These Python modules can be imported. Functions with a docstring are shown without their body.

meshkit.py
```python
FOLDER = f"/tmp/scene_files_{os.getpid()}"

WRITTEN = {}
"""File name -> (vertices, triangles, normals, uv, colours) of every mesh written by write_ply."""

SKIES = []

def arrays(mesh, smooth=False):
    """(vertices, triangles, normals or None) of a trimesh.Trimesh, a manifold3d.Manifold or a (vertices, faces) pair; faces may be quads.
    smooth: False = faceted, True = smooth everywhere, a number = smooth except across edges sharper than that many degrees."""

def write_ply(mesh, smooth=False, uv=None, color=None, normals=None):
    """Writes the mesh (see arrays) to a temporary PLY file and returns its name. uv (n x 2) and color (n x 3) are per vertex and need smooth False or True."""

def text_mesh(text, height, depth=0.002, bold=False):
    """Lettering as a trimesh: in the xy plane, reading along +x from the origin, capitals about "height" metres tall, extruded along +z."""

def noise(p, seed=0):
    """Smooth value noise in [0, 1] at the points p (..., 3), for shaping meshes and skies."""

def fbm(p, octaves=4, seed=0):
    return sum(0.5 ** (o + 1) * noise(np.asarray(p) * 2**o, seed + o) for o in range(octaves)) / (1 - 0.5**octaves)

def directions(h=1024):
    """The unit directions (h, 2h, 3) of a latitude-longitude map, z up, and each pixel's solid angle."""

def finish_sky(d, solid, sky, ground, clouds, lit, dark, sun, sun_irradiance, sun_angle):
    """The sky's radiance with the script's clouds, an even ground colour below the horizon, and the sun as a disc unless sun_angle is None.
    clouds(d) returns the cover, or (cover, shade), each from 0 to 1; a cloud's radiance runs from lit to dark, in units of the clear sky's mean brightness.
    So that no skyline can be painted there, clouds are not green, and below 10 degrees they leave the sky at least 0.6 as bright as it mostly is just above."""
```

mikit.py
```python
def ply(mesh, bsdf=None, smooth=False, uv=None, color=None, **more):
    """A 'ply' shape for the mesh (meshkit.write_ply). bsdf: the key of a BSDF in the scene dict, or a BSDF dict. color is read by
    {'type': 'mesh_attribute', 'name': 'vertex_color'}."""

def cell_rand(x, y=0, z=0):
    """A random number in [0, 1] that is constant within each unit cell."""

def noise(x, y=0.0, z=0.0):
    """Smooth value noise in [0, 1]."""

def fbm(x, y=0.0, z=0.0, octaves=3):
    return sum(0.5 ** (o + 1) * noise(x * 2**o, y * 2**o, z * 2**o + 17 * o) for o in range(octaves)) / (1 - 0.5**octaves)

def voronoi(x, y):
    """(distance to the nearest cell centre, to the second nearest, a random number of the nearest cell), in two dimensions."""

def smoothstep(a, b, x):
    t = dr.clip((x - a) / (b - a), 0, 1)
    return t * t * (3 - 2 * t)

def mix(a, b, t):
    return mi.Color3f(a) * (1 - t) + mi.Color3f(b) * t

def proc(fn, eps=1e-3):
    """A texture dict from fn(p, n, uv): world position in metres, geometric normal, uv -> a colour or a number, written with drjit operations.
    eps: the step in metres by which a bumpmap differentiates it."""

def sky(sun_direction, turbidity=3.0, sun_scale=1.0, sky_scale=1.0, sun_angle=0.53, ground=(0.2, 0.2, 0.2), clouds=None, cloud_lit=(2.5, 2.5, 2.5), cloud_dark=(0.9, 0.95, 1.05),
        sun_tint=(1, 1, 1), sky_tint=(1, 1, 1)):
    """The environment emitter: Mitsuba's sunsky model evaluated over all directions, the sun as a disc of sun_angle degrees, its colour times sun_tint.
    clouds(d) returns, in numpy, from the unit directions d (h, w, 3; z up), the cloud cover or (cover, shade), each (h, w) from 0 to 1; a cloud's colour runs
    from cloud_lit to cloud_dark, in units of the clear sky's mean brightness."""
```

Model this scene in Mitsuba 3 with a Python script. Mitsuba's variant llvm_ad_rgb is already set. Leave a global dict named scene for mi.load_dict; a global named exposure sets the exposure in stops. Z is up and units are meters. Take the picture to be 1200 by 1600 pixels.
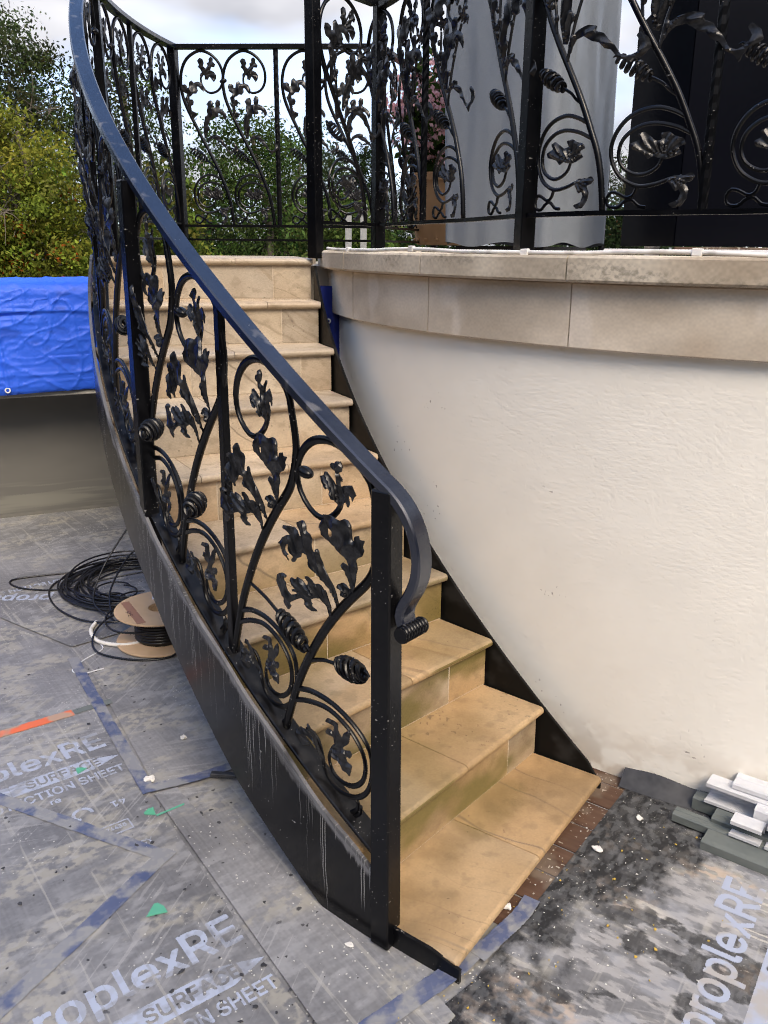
"""Curved stone staircase with a wrought iron balustrade against a rendered drum wall."""
import math
import numpy as np
import trimesh
import drjit as dr
import mitsuba as mi
import shapely
from shapely import affinity
from shapely.geometry import Polygon, LineString
import mikit
import meshkit
from mikit import noise, fbm, voronoi, cell_rand, smoothstep, mix, proc

T = mi.ScalarTransform4f
scene, labels = {}, {}
rng = np.random.default_rng(7)

# ------------------------------------------------------------------ camera, sky, exposure
PITCH, ROLL, EYE, FOCAL = 0.2997, 0.0093, 1.6503, 1340.1
_f = np.array([0, math.cos(PITCH), -math.sin(PITCH)])
_u = np.array([0, math.sin(PITCH), math.cos(PITCH)])
_up = -math.sin(ROLL) * np.array([1.0, 0, 0]) + math.cos(ROLL) * _u
scene['camera'] = {'type': 'perspective', 'fov': math.degrees(2 * math.atan(600 / FOCAL)), 'fov_axis': 'x',
                   'near_clip': 0.05, 'far_clip': 400.0,
                   'to_world': T().look_at(origin=[0, 0, EYE], target=[float(_f[0]), float(_f[1]), float(EYE + _f[2])], up=[float(v) for v in _up])}


def clouds(d):
    el = np.degrees(np.arcsin(np.clip(d[..., 2], -1, 1)))
    q = d / (0.25 + np.abs(d[..., 2:3]))
    n = meshkit.fbm(q * np.array([1.6, 1.6, 2.2]) + 4.3, 5, seed=3)
    n2 = meshkit.fbm(q * 5.0 + 1.7, 4, seed=9)
    cover = np.clip((n - 0.40 + 0.22 * (1 - np.clip((el - 10) / 25, 0, 1))) * 3.2, 0, 1) * 0.96
    bright = (1 + 2 * np.sin(np.radians(el))) / 3            # an overcast sky is brightest overhead
    shade = np.clip(1.25 - bright + 0.38 * (n2 - 0.5), 0, 1)
    return cover, shade


SUN = (0.30, -0.85, 0.95)
scene['sky'] = mikit.sky(SUN, turbidity=3, sun_scale=0.27, sky_scale=1.0, sun_angle=26, sun_tint=(0.97, 1.0, 1.06), clouds=clouds,
                         sky_tint=(1.12, 1.0, 0.98), cloud_lit=(3.0, 2.88, 2.78), cloud_dark=(0.34, 0.35, 0.41))
exposure = 3.3

# ------------------------------------------------------------------ the stair's measures
CX, CY, RI, PH1, DPH, Z1, RISE = 2.1089, 4.3852, 2.4744, 4.1058, 0.0863, 0.05, 0.172
RO, RAIL, PLATE = 3.385, 3.36, 3.405
C2 = np.array([CX, CY])
DECK = Z1 + 9 * RISE


def phi(k):
    return PH1 - DPH * (np.asarray(k, float) - 1)


def er(a):
    return np.stack([np.cos(a), np.sin(a)], -1)


def helix(k):
    return Z1 + RISE * (np.asarray(k, float) - 1)


def on(k, R, z):
    a = phi(k)
    z = np.broadcast_to(np.asarray(z, float), np.shape(a))
    return np.stack([CX + R * np.cos(a), CY + R * np.sin(a), z], -1)


# ------------------------------------------------------------------ mesh helpers
def cat(*ms):
    ms = [m for m in ms if m is not None]
    return trimesh.util.concatenate(ms) if len(ms) > 1 else ms[0]


def mk(v, f):
    return trimesh.Trimesh(np.asarray(v, float), np.asarray(f, int), process=False)


def resample(pts, n):
    """Catmull-Rom through the points, n samples evenly spaced."""
    P = np.asarray(pts, float)
    if len(P) == 2:
        return P[0] + (P[1] - P[0]) * np.linspace(0, 1, n)[:, None]
    Q = np.vstack([2 * P[0] - P[1], P, 2 * P[-1] - P[-2]])
    out = []
    t = np.linspace(0, 1, 12, endpoint=False)[:, None]
    for i in range(len(P) - 1):
        a, b, c, d = Q[i:i + 4]
        out.append(0.5 * (2 * b + (c - a) * t + (2 * a - 5 * b + 4 * c - d) * t ** 2 + (3 * b - a - 3 * c + d) * t ** 3))
    out = np.vstack(out + [P[-1:]])
    s = np.concatenate([[0], np.cumsum(np.linalg.norm(np.diff(out, axis=0), axis=1))])
    u = np.linspace(0, s[-1], n)
    return np.stack([np.interp(u, s, out[:, j]) for j in range(P.shape[1])], 1)


def tube(path, r, sides=8, caps=True):
    P = np.asarray(path, float)
    n = len(P)
    r = np.broadcast_to(np.asarray(r, float), (n,))
    tg = np.gradient(P, axis=0)
    tg /= np.linalg.norm(tg, axis=1, keepdims=True) + 1e-12
    ref = np.array([0, 0, 1.0]) if abs(tg[0, 2]) < 0.9 else np.array([1.0, 0, 0])
    nn = np.empty_like(P)
    v = np.cross(tg[0], ref)
    for i in range(n):
        v = v - tg[i] * (v @ tg[i])
        v /= np.linalg.norm(v) + 1e-12
        nn[i] = v
    bb = np.cross(tg, nn)
    a = np.arange(sides) * 2 * np.pi / sides
    V = P[:, None] + r[:, None, None] * (np.cos(a)[None, :, None] * nn[:, None] + np.sin(a)[None, :, None] * bb[:, None])
    V = V.reshape(-1, 3)
    i, j = np.meshgrid(np.arange(n - 1), np.arange(sides), indexing='ij')
    A, B = i * sides + j, i * sides + (j + 1) % sides
    F = np.concatenate([np.stack([A, B, B + sides], -1).reshape(-1, 3), np.stack([A, B + sides, A + sides], -1).reshape(-1, 3)])
    if caps:
        V = np.vstack([V, P[:1], P[-1:]])
        j = np.arange(sides)
        F = np.vstack([F, np.stack([(j + 1) % sides, j, j * 0 + n * sides], 1),
                       np.stack([(n - 1) * sides + j, (n - 1) * sides + (j + 1) % sides, j * 0 + n * sides + 1], 1)])
    return mk(V, F)


def sweep(path, section, side, up, closed=False):
    """Section points (a, b) carried along the path: P + a*side + b*up. Faces end to end, capped."""
    P, S = np.asarray(path, float), np.asarray(section, float)
    n, m = len(P), len(S)
    side, up = np.broadcast_to(side, P.shape), np.broadcast_to(up, P.shape)
    V = (P[:, None] + S[None, :, :1] * side[:, None] + S[None, :, 1:] * up[:, None]).reshape(-1, 3)
    i, j = np.meshgrid(np.arange(n - 1), np.arange(m), indexing='ij')
    A, B = i * m + j, i * m + (j + 1) % m
    F = np.concatenate([np.stack([A, B, B + m], -1).reshape(-1, 3), np.stack([A, B + m, A + m], -1).reshape(-1, 3)])
    tri = trimesh.creation.triangulate_polygon(Polygon(S), engine='earcut')
    tv, tf = tri
    # map the triangulation's vertices back to the section's
    idx = np.argmin(((np.asarray(tv)[:, None] - S[None]) ** 2).sum(-1), 1)
    tf = idx[np.asarray(tf)]
    F = np.vstack([F, tf[:, ::-1], tf + (n - 1) * m])
    me = mk(V, F)
    if me.volume < 0:
        me.invert()
    return me


def box(x0, x1, y0, y1, z0, z1, bevel=0.0):
    if bevel:
        b = bevel
        pts = [(x, y, z) for sx, x in ((1, x0), (-1, x1)) for sy, y in ((1, y0), (-1, y1)) for sz, z in ((1, z0), (-1, z1))
               for x, y, z in ((x + sx * b, y + sy * b, z), (x + sx * b, y, z + sz * b), (x, y + sy * b, z + sz * b))]
        return trimesh.convex.convex_hull(np.array(pts))
    m = trimesh.creation.box([x1 - x0, y1 - y0, z1 - z0])
    m.apply_translation([(x0 + x1) / 2, (y0 + y1) / 2, (z0 + z1) / 2])
    return m


def frame(m, o, ex, ez=(0, 0, 1)):
    """The mesh's local x, y, z put along ex, ez x ex, ez at the point o."""
    ex, ez = np.asarray(ex, float), np.asarray(ez, float)
    ex = ex / np.linalg.norm(ex)
    ez = ez - ex * (ex @ ez)
    ez /= np.linalg.norm(ez)
    M = np.eye(4)
    M[:3, 0], M[:3, 1], M[:3, 2], M[:3, 3] = ex, np.cross(ez, ex), ez, o
    m = m.copy()
    m.apply_transform(M)
    return m


def arc_block(R0, R1, a0, a1, z0, z1, n=10, bevel=0.004):
    """A piece of a ring between two angles with eased edges."""
    b = bevel
    S = [(R0, z0 + b), (R0 + b, z0), (R1 - b, z0), (R1, z0 + b), (R1, z1 - b), (R1 - b, z1), (R0 + b, z1), (R0, z1 - b)]
    A = np.linspace(a0, a1, n)
    d = np.concatenate([er(A), np.zeros((n, 1))], 1)
    return sweep(np.array([[CX, CY, 0.0]] * n), S, d, np.array([0, 0, 1.0]))


def plate(poly, z0, z1):
    m = trimesh.creation.extrude_polygon(poly, z1 - z0, engine='earcut')
    m.apply_translation([0, 0, z0])
    return m


def key(name, parent=None):
    k = (parent + '__' if parent else '') + name
    if k not in scene and k not in labels and k not in _things:
        return k
    i = 1
    while f'{k}_{i:03d}' in scene or f'{k}_{i:03d}' in labels or f'{k}_{i:03d}' in _things:
        i += 1
    return f'{k}_{i:03d}'


_things = set()


def thing(name, label, cat_, group=None):
    k = key(name)
    _things.add(k)
    labels[k] = {'label': label, 'category': cat_}
    if group:
        labels[k]['group'] = group
    return k


def part(parent, name, mesh, bsdf, smooth=35, label=None, **kw):
    k = key(name, parent)
    scene[k] = mikit.ply(mesh, bsdf, smooth=smooth, **kw)
    if label:
        labels[k] = {'label': label}
    return k


def one(name, mesh, bsdf, label, cat_, group=None, smooth=35, **kw):
    k = key(name)
    scene[k] = mikit.ply(mesh, bsdf, smooth=smooth, **kw)
    labels[k] = {'label': label, 'category': cat_}
    if group:
        labels[k]['group'] = group
    return k


def struct(name, mesh, bsdf, label=None, smooth=False, **kw):
    k = key(name)
    scene[k] = mikit.ply(mesh, bsdf, smooth=smooth, **kw)
    labels[k] = {'kind': 'structure', 'label': label or name.replace('_', ' ')}
    return k


# ------------------------------------------------------------------ materials
def principled(color, rough=0.5, spec=0.5, **kw):
    c = color if isinstance(color, dict) else {'type': 'rgb', 'value': list(color)}
    r = rough if isinstance(rough, dict) else float(rough)
    return {'type': 'twosided', 'bsdf': {'type': 'principled', 'base_color': c, 'roughness': r, 'specular': spec, **kw}}


def bumped(fn, scale, inner, eps=1e-3):
    b = inner['bsdf'] if inner['type'] == 'twosided' else inner
    return {'type': 'twosided', 'bsdf': {'type': 'bumpmap', 'tex': proc(fn, eps), 'scale': scale, 'nested': b}}


def iron_col(p, n, uv):
    dust = smoothstep(0.50, 0.75, fbm(p.x * 9, p.y * 9, p.z * 9, 3)) * 0.6 + 0.25
    speck = smoothstep(0.86, 0.93, noise(p.x * 210, p.y * 210, p.z * 210)) * smoothstep(0.52, 0.7, noise(p.x * 14, p.y * 14, p.z * 14))
    c = mix((0.0012, 0.0013, 0.0022), (0.0032, 0.0033, 0.0042), dust)
    up = dr.clip(n.z, 0, 1)
    c = mix(c, (0.035, 0.034, 0.034), up * 0.40 * smoothstep(0.35, 0.7, fbm(p.x * 30, p.y * 30, p.z * 30, 2)))
    return mix(c, (0.42, 0.40, 0.37), speck * 0.8)


def iron_rough(p, n, uv):
    return 0.20 + 0.18 * fbm(p.x * 12 + 3, p.y * 12, p.z * 12, 3)


scene['iron'] = principled(proc(iron_col), proc(iron_rough), 0.30)


scene['inner_paint'] = principled(proc(lambda p, n, uv: mix((0.006, 0.006, 0.006), (0.02, 0.02, 0.02), smoothstep(0.5, 0.75, fbm(p.x * 12, p.y * 12, p.z * 12, 4)))), 0.5, 0.12)
scene['iron_leaf'] = principled(proc(lambda p, n, uv: mix((0.0045, 0.0045, 0.0055), (0.036, 0.036, 0.038), smoothstep(0.35, 0.75, fbm(p.x * 55, p.y * 55, p.z * 55, 3)) * (0.4 + 0.6 * dr.clip(n.z, 0, 1)))), 0.33, 0.50)


def rail_col(p, n, uv):
    scr = smoothstep(0.66, 0.80, fbm(p.x * 26, p.y * 26, p.z * 9, 3))
    c = mix((0.0035, 0.006, 0.016), (0.010, 0.014, 0.028), 0.6 * smoothstep(0.4, 0.7, fbm(p.x * 5, p.y * 5, p.z * 5, 3)))
    c = mix(c, (0.20, 0.19, 0.18), scr * 0.45)
    return mix(c, (0.36, 0.35, 0.33), smoothstep(0.92, 0.96, noise(p.x * 170, p.y * 170, p.z * 170)) * smoothstep(0.55, 0.7, noise(p.x * 11, p.y * 11, p.z * 11)) * 0.5)


scene['rail_paint'] = principled(proc(rail_col), proc(lambda p, n, uv: 0.16 + 0.16 * fbm(p.x * 18, p.y * 18, p.z * 18, 2)), 0.9, clearcoat=0.6, clearcoat_gloss=0.9)


def stringer_col(p, n, uv):
    a = dr.atan2(p.y - CY, p.x - CX)
    a = dr.select(a < 0, a + 2 * math.pi, a)
    k = 1 + (PH1 - a) / DPH
    d = Z1 + RISE * (k - 1) + 0.015 + 0.022 * dr.clip((k - 2.3), 0, 1) - p.z          # below the top edge
    w = (k + 0.016 * noise(p.z * 16, k * 3) + 0.010 * noise(p.z * 45, k * 9)) * 34.0
    c = mi.Color3f(0.0030, 0.0030, 0.0038) + 0.005 * fbm(p.x * 6, p.y * 6, p.z * 6, 3)
    col = dr.floor(w)
    r, r2 = cell_rand(col, 5), cell_rand(col, 9)
    within = 1 - smoothstep(0.05, 0.15, dr.abs(w - col - 0.3 - 0.4 * cell_rand(col, 13)) / (0.5 + cell_rand(col, 21)))
    region = smoothstep(0.42, 0.62, noise(k * 1.7 + 0.4))
    drip = within * dr.select(r > 0.48, 1.0, 0.0) * (1 - smoothstep(0.55, 1.0, d / (0.03 + 0.30 * r2 * r2))) * dr.select(region > 0.02, 1.0, 0.35)
    drip = drip * smoothstep(0.25, 0.6, noise(k * 40, p.z * 18, 3) + 0.25)
    c = mix(c, (0.34, 0.34, 0.34), dr.clip(drip, 0, 1) * 0.85)
    edge = 1 - smoothstep(0.022, 0.040, d + 0.030 * (fbm(k * 5, 2.0, 1.0, 3) - 0.5) + 0.010 * noise(k * 40, 7.0))
    smear = 0.35 + 0.65 * smoothstep(0.25, 0.65, fbm(k * 3.2, d * 60, 4.0, 4))
    c = mix(c, (0.16, 0.16, 0.168), edge * smear * 0.95)
    spat = smoothstep(0.90, 0.95, noise(p.x * 120, p.y * 120, p.z * 120)) * smoothstep(0.4, 0.7, noise(k * 3, p.z * 8))
    return mix(c, (0.5, 0.49, 0.47), spat * 0.7)


scene['stringer_paint'] = principled(proc(stringer_col), 0.22, 0.30)


def stone(seed, tint):
    def fn(p, n, uv):
        x, y, z = p.x + seed * 3.7, p.y + seed * 1.9, p.z + seed
        h = smoothstep(0.35, 1.30, p.z)
        g = smoothstep(0.32, 0.68, fbm(x * 3.4, y * 3.4, z * 3.4, 4))
        c = mix((0.385, 0.260, 0.135), (0.515, 0.370, 0.215), g)
        c = mix(c, mix((0.46, 0.395, 0.315), (0.60, 0.53, 0.43), g), h)
        # long drawn veins
        wx = x * 1.1 + y * 2.2 + z * 2.4 + 0.9 * fbm(x * 1.7, y * 1.7, z * 2.4, 4)
        zone = smoothstep(0.40, 0.62, noise(x * 1.5, y * 1.5, z * 1.5 + 5))
        v1 = 1 - smoothstep(0.0, 0.050, dr.abs(noise(wx * 3.1, z * 0.8, 2.0) - 0.5))
        v2 = 1 - smoothstep(0.0, 0.028, dr.abs(noise(wx * 6.7 + 3, z * 1.3, 7.0) - 0.5))
        c = mix(c, (0.185, 0.155, 0.12), v1 * zone * 0.72)
        c = mix(c, (0.20, 0.135, 0.075), v2 * smoothstep(0.45, 0.65, noise(x * 2.3 + 8, y * 2.3, z * 2.3)) * 0.50)
        band = smoothstep(0.48, 0.66, noise(wx * 1.5 + 5, z * 0.7, 4.0))
        c = mix(c, (0.47, 0.375, 0.26), band * 0.55)
        pale = smoothstep(0.60, 0.74, fbm(x * 3 + 9, y * 3, z * 5, 3))
        c = mix(c, (0.56, 0.47, 0.35), pale * 0.45)
        dirt = smoothstep(0.48, 0.72, fbm(x * 4.5, y * 4.5 + 4, z * 4.5, 5))
        c = mix(c, (0.19, 0.13, 0.065), dirt * 0.55 * (1 - 0.65 * h))
        fine = smoothstep(0.52, 0.74, fbm(x * 26, y * 26, z * 26, 3))
        c = mix(c, (0.17, 0.125, 0.075), fine * 0.28)
        alg = smoothstep(0.43, 0.62, fbm(p.x * 3.6 + 2, p.y * 3.6 + 7, p.z * 5.0, 4)) * (1 - smoothstep(0.40, 0.80, p.z)) * dr.select(dr.abs(n.z) > 0.5, 0.45, 1.25)
        c = mix(c, (0.185, 0.150, 0.055), dr.clip(alg * 0.78, 0, 1))
        spk = smoothstep(0.85, 0.92, noise(x * 95, y * 95, z * 95)) * smoothstep(0.45, 0.60, noise(x * 5, y * 5, z * 5))
        c = mix(c, (0.07, 0.055, 0.04), spk * 0.45)
        return c * (0.90 + 0.20 * noise(x * 210, y * 210, z * 210)) * mi.Color3f(*tint) * 0.84
    return fn


for i, tint in enumerate(((1.0, 1.0, 1.0), (1.05, 1.02, 0.98), (0.90, 0.90, 0.92), (1.03, 0.96, 0.88))):
    scene[f'tread_stone_{i}'] = principled(proc(stone(i, tint)), 0.42, 0.4)
scene['grout'] = principled((0.50, 0.42, 0.32), 0.9, 0.2)


def coping_col(p, n, uv):
    g = fbm(p.x * 5, p.y * 5, p.z * 5, 4)
    c = mix((0.40, 0.345, 0.27), (0.58, 0.515, 0.415), smoothstep(0.3, 0.7, g))
    c = mix(c, (0.31, 0.235, 0.16), smoothstep(0.48, 0.70, fbm(p.x * 2.4 + 7, p.y * 2.4, p.z * 5, 4)) * 0.5)
    lich = smoothstep(0.50, 0.68, fbm(p.x * 3.2 + 5, p.y * 3.2, p.z * 9, 4))
    grit = smoothstep(0.35, 0.80, fbm(p.x * 90, p.y * 90, p.z * 90, 3))
    c = mix(c, (0.11, 0.10, 0.075), lich * grit * 0.55)
    return c * (0.86 + 0.26 * noise(p.x * 120, p.y * 120, p.z * 120))


def fascia_col(p, n, uv):
    g = fbm(p.x * 3, p.y * 3, p.z * 4, 4)
    c = mix((0.42, 0.36, 0.285), (0.64, 0.565, 0.465), smoothstep(0.28, 0.72, g))
    c = mix(c, (0.46, 0.32, 0.20), smoothstep(0.52, 0.75, fbm(p.x * 2 + 3, p.y * 2, p.z * 3 + 8, 3)) * 0.55)
    wash = smoothstep(0.60, 0.72, fbm(p.x * 9, p.y * 9, p.z * 4 + 3, 3))
    c = mix(c, (0.66, 0.60, 0.53), wash * 0.45)
    return c * (0.93 + 0.14 * noise(p.x * 160, p.y * 160, p.z * 160))


scene['coping_stone'] = bumped(lambda p, n, uv: fbm(p.x * 130, p.y * 130, p.z * 130, 2), 0.0012, principled(proc(coping_col), 0.9, 0.2))
scene['fascia_stone'] = bumped(lambda p, n, uv: fbm(p.x * 70, p.y * 70, p.z * 70, 2), 0.0012, principled(proc(fascia_col), 0.85, 0.2))


def stucco_col(p, n, uv):
    g = fbm(p.x * 2, p.y * 2, p.z * 2, 3)
    c = mix((0.765, 0.735, 0.665), (0.815, 0.788, 0.72), g)
    s = smoothstep(0.63, 0.80, fbm(p.x * 8, p.y * 8, p.z * 8, 4)) * smoothstep(0.60, 0.80, noise(p.x * 1.6 + 3.1, p.y * 1.6, p.z * 2.1))
    c = mix(c, (0.46, 0.37, 0.29), s * 0.34 * smoothstep(0.4, 0.6, noise(p.x * 60, p.y * 60, p.z * 60)))
    c = c * (0.985 + 0.03 * smoothstep(0.3, 0.7, fbm(p.x * 7, p.y * 7, p.z * 7, 5)))
    low = (1 - smoothstep(0.0, 0.26, p.z)) * smoothstep(0.38, 0.62, fbm(p.x * 14, p.y * 14, p.z * 14, 3))
    c = mix(c, (0.42, 0.34, 0.26), low * 0.55)
    mark = smoothstep(0.86, 0.90, noise(p.x * 105, p.y * 105, p.z * 80)) * smoothstep(0.74, 0.82, noise(p.x * 5.3, p.y * 5.3, p.z * 5.3 + 2))
    return mix(c, (0.24, 0.20, 0.17), mark * 0.7)


scene['stucco'] = bumped(lambda p, n, uv: fbm(p.x * 150, p.y * 150, p.z * 130, 2) + 0.35 * fbm(p.x * 40, p.y * 40, p.z * 40, 2), 0.0015, principled(proc(stucco_col), 0.9, 0.2), 7e-4)

E1, E2 = np.array([0.80, 0.60]), np.array([0.60, -0.80])      # reading and flute directions of the printed sheets


def sheet_base(p, ex, ey, seed, dark=0.0):
    u, w = p.x * ex[0] + p.y * ex[1] + seed, p.x * ey[0] + p.y * ey[1] + seed * 2
    big = fbm(u * 3, w * 2.2, seed, 4)
    streak = fbm(u * 14 + 2 * noise(u * 3, w * 3), w * 85, seed + 21, 3)          # brushed and scuffed along the reading direction
    c = mix((0.150, 0.149, 0.153), (0.210, 0.209, 0.214), smoothstep(0.3, 0.7, big))
    c = c * (0.86 + 0.28 * streak) * (0.92 + 0.16 * noise(u * 190, w * 1.3, seed)) * (0.92 + 0.16 * noise(u * 150, w * 150, seed))
    c = mix(c, (0.070, 0.070, 0.074), smoothstep(0.48, 0.80, fbm(u * 4 + 3, w * 3, seed + 5, 6)) * (0.6 + 0.4 * fbm(u * 48, w * 60, seed + 6, 2)) * 0.50)
    dust = smoothstep(0.46, 0.66, fbm(u * 5.5, w * 8.0, seed + 9, 5)) * smoothstep(0.32, 0.64, fbm(u * 44, w * 60, seed + 3, 4))
    c = mix(c, (0.345, 0.325, 0.272), dust * 0.62)
    fd = smoothstep(0.44, 0.72, fbm(u * 20, w * 40, seed + 2, 5)) * smoothstep(0.35, 0.60, noise(u * 4.3, w * 4.3, seed + 15))
    c = mix(c, (0.35, 0.35, 0.355), fd * 0.36)
    line = smoothstep(0.74, 0.86, noise(u * 95, w * 0.9, seed + 4)) * smoothstep(0.35, 0.6, noise(u * 4, w * 2.5, seed)) * smoothstep(0.25, 0.5, noise(u * 160, w * 14, seed))
    c = mix(c, (0.40, 0.385, 0.34), line * 0.36)
    scratch = smoothstep(0.76, 0.82, noise((u + w * 0.4) * 9, (w - u * 0.4) * 150, seed + 8)) * smoothstep(0.38, 0.58, noise(u * 3, w * 3, seed + 1))
    scratch = dr.maximum(scratch, smoothstep(0.80, 0.86, noise((u - w * 0.8) * 6, (w + u * 0.8) * 130, seed + 18)) * smoothstep(0.5, 0.65, noise(u * 4, w * 4, seed + 7)))
    c = mix(c, (0.42, 0.41, 0.40), scratch * 0.26)
    zone = smoothstep(0.52, 0.66, noise(u * 2.6, w * 2.6, seed + 13))
    d1, d2, r = voronoi(u * 15, w * 15)
    blot = (1 - smoothstep(0.05, 0.12, d1 / (0.25 + 1.0 * r * r) + 0.22 * (noise(u * 110, w * 110) - 0.3))) * dr.select(r > 0.50, 1.0, 0.0) * zone
    c = mix(c, (0.018, 0.018, 0.021), blot * 0.85)
    d1, d2, r = voronoi(u * 55 + 7, w * 55)
    fleck = (1 - smoothstep(0.05, 0.14, d1 / (0.3 + r))) * dr.select(r > 0.80, 1.0, 0.0) * smoothstep(0.55, 0.70, noise(u * 5, w * 5, seed + 11))
    return mix(c, (0.55, 0.53, 0.485), fleck * 0.8)


def print_col(p, ex, ey, seed):
    u, w = p.x * ex[0] + p.y * ex[1] + seed, p.x * ey[0] + p.y * ey[1] + seed * 2
    wear = smoothstep(0.52, 0.68, fbm(u * 9, w * 26, seed + 9, 5)) * 0.62 + 0.45 * smoothstep(0.72, 0.84, noise(u * 95, w * 0.9, seed + 4)) + 0.25 * smoothstep(0.5, 0.7, fbm(u * 60, w * 50, seed, 2))
    return mix((0.35, 0.39, 0.485), sheet_base(p, ex, ey, seed), dr.clip(wear, 0, 1))


scene['floor_grey'] = principled(proc(lambda p, n, uv: sheet_base(p, E1, E2, 31.0)), 0.5, 0.4)
scene['sheet_grey'] = principled(proc(lambda p, n, uv: sheet_base(p, E1, E2, 3.0)), 0.45, 0.45)
scene['sheet_print'] = principled(proc(lambda p, n, uv: print_col(p, E1, E2, 3.0)), 0.5, 0.4)
F1, F2 = np.array([0.555, 0.832]), np.array([0.832, -0.555])


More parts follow.
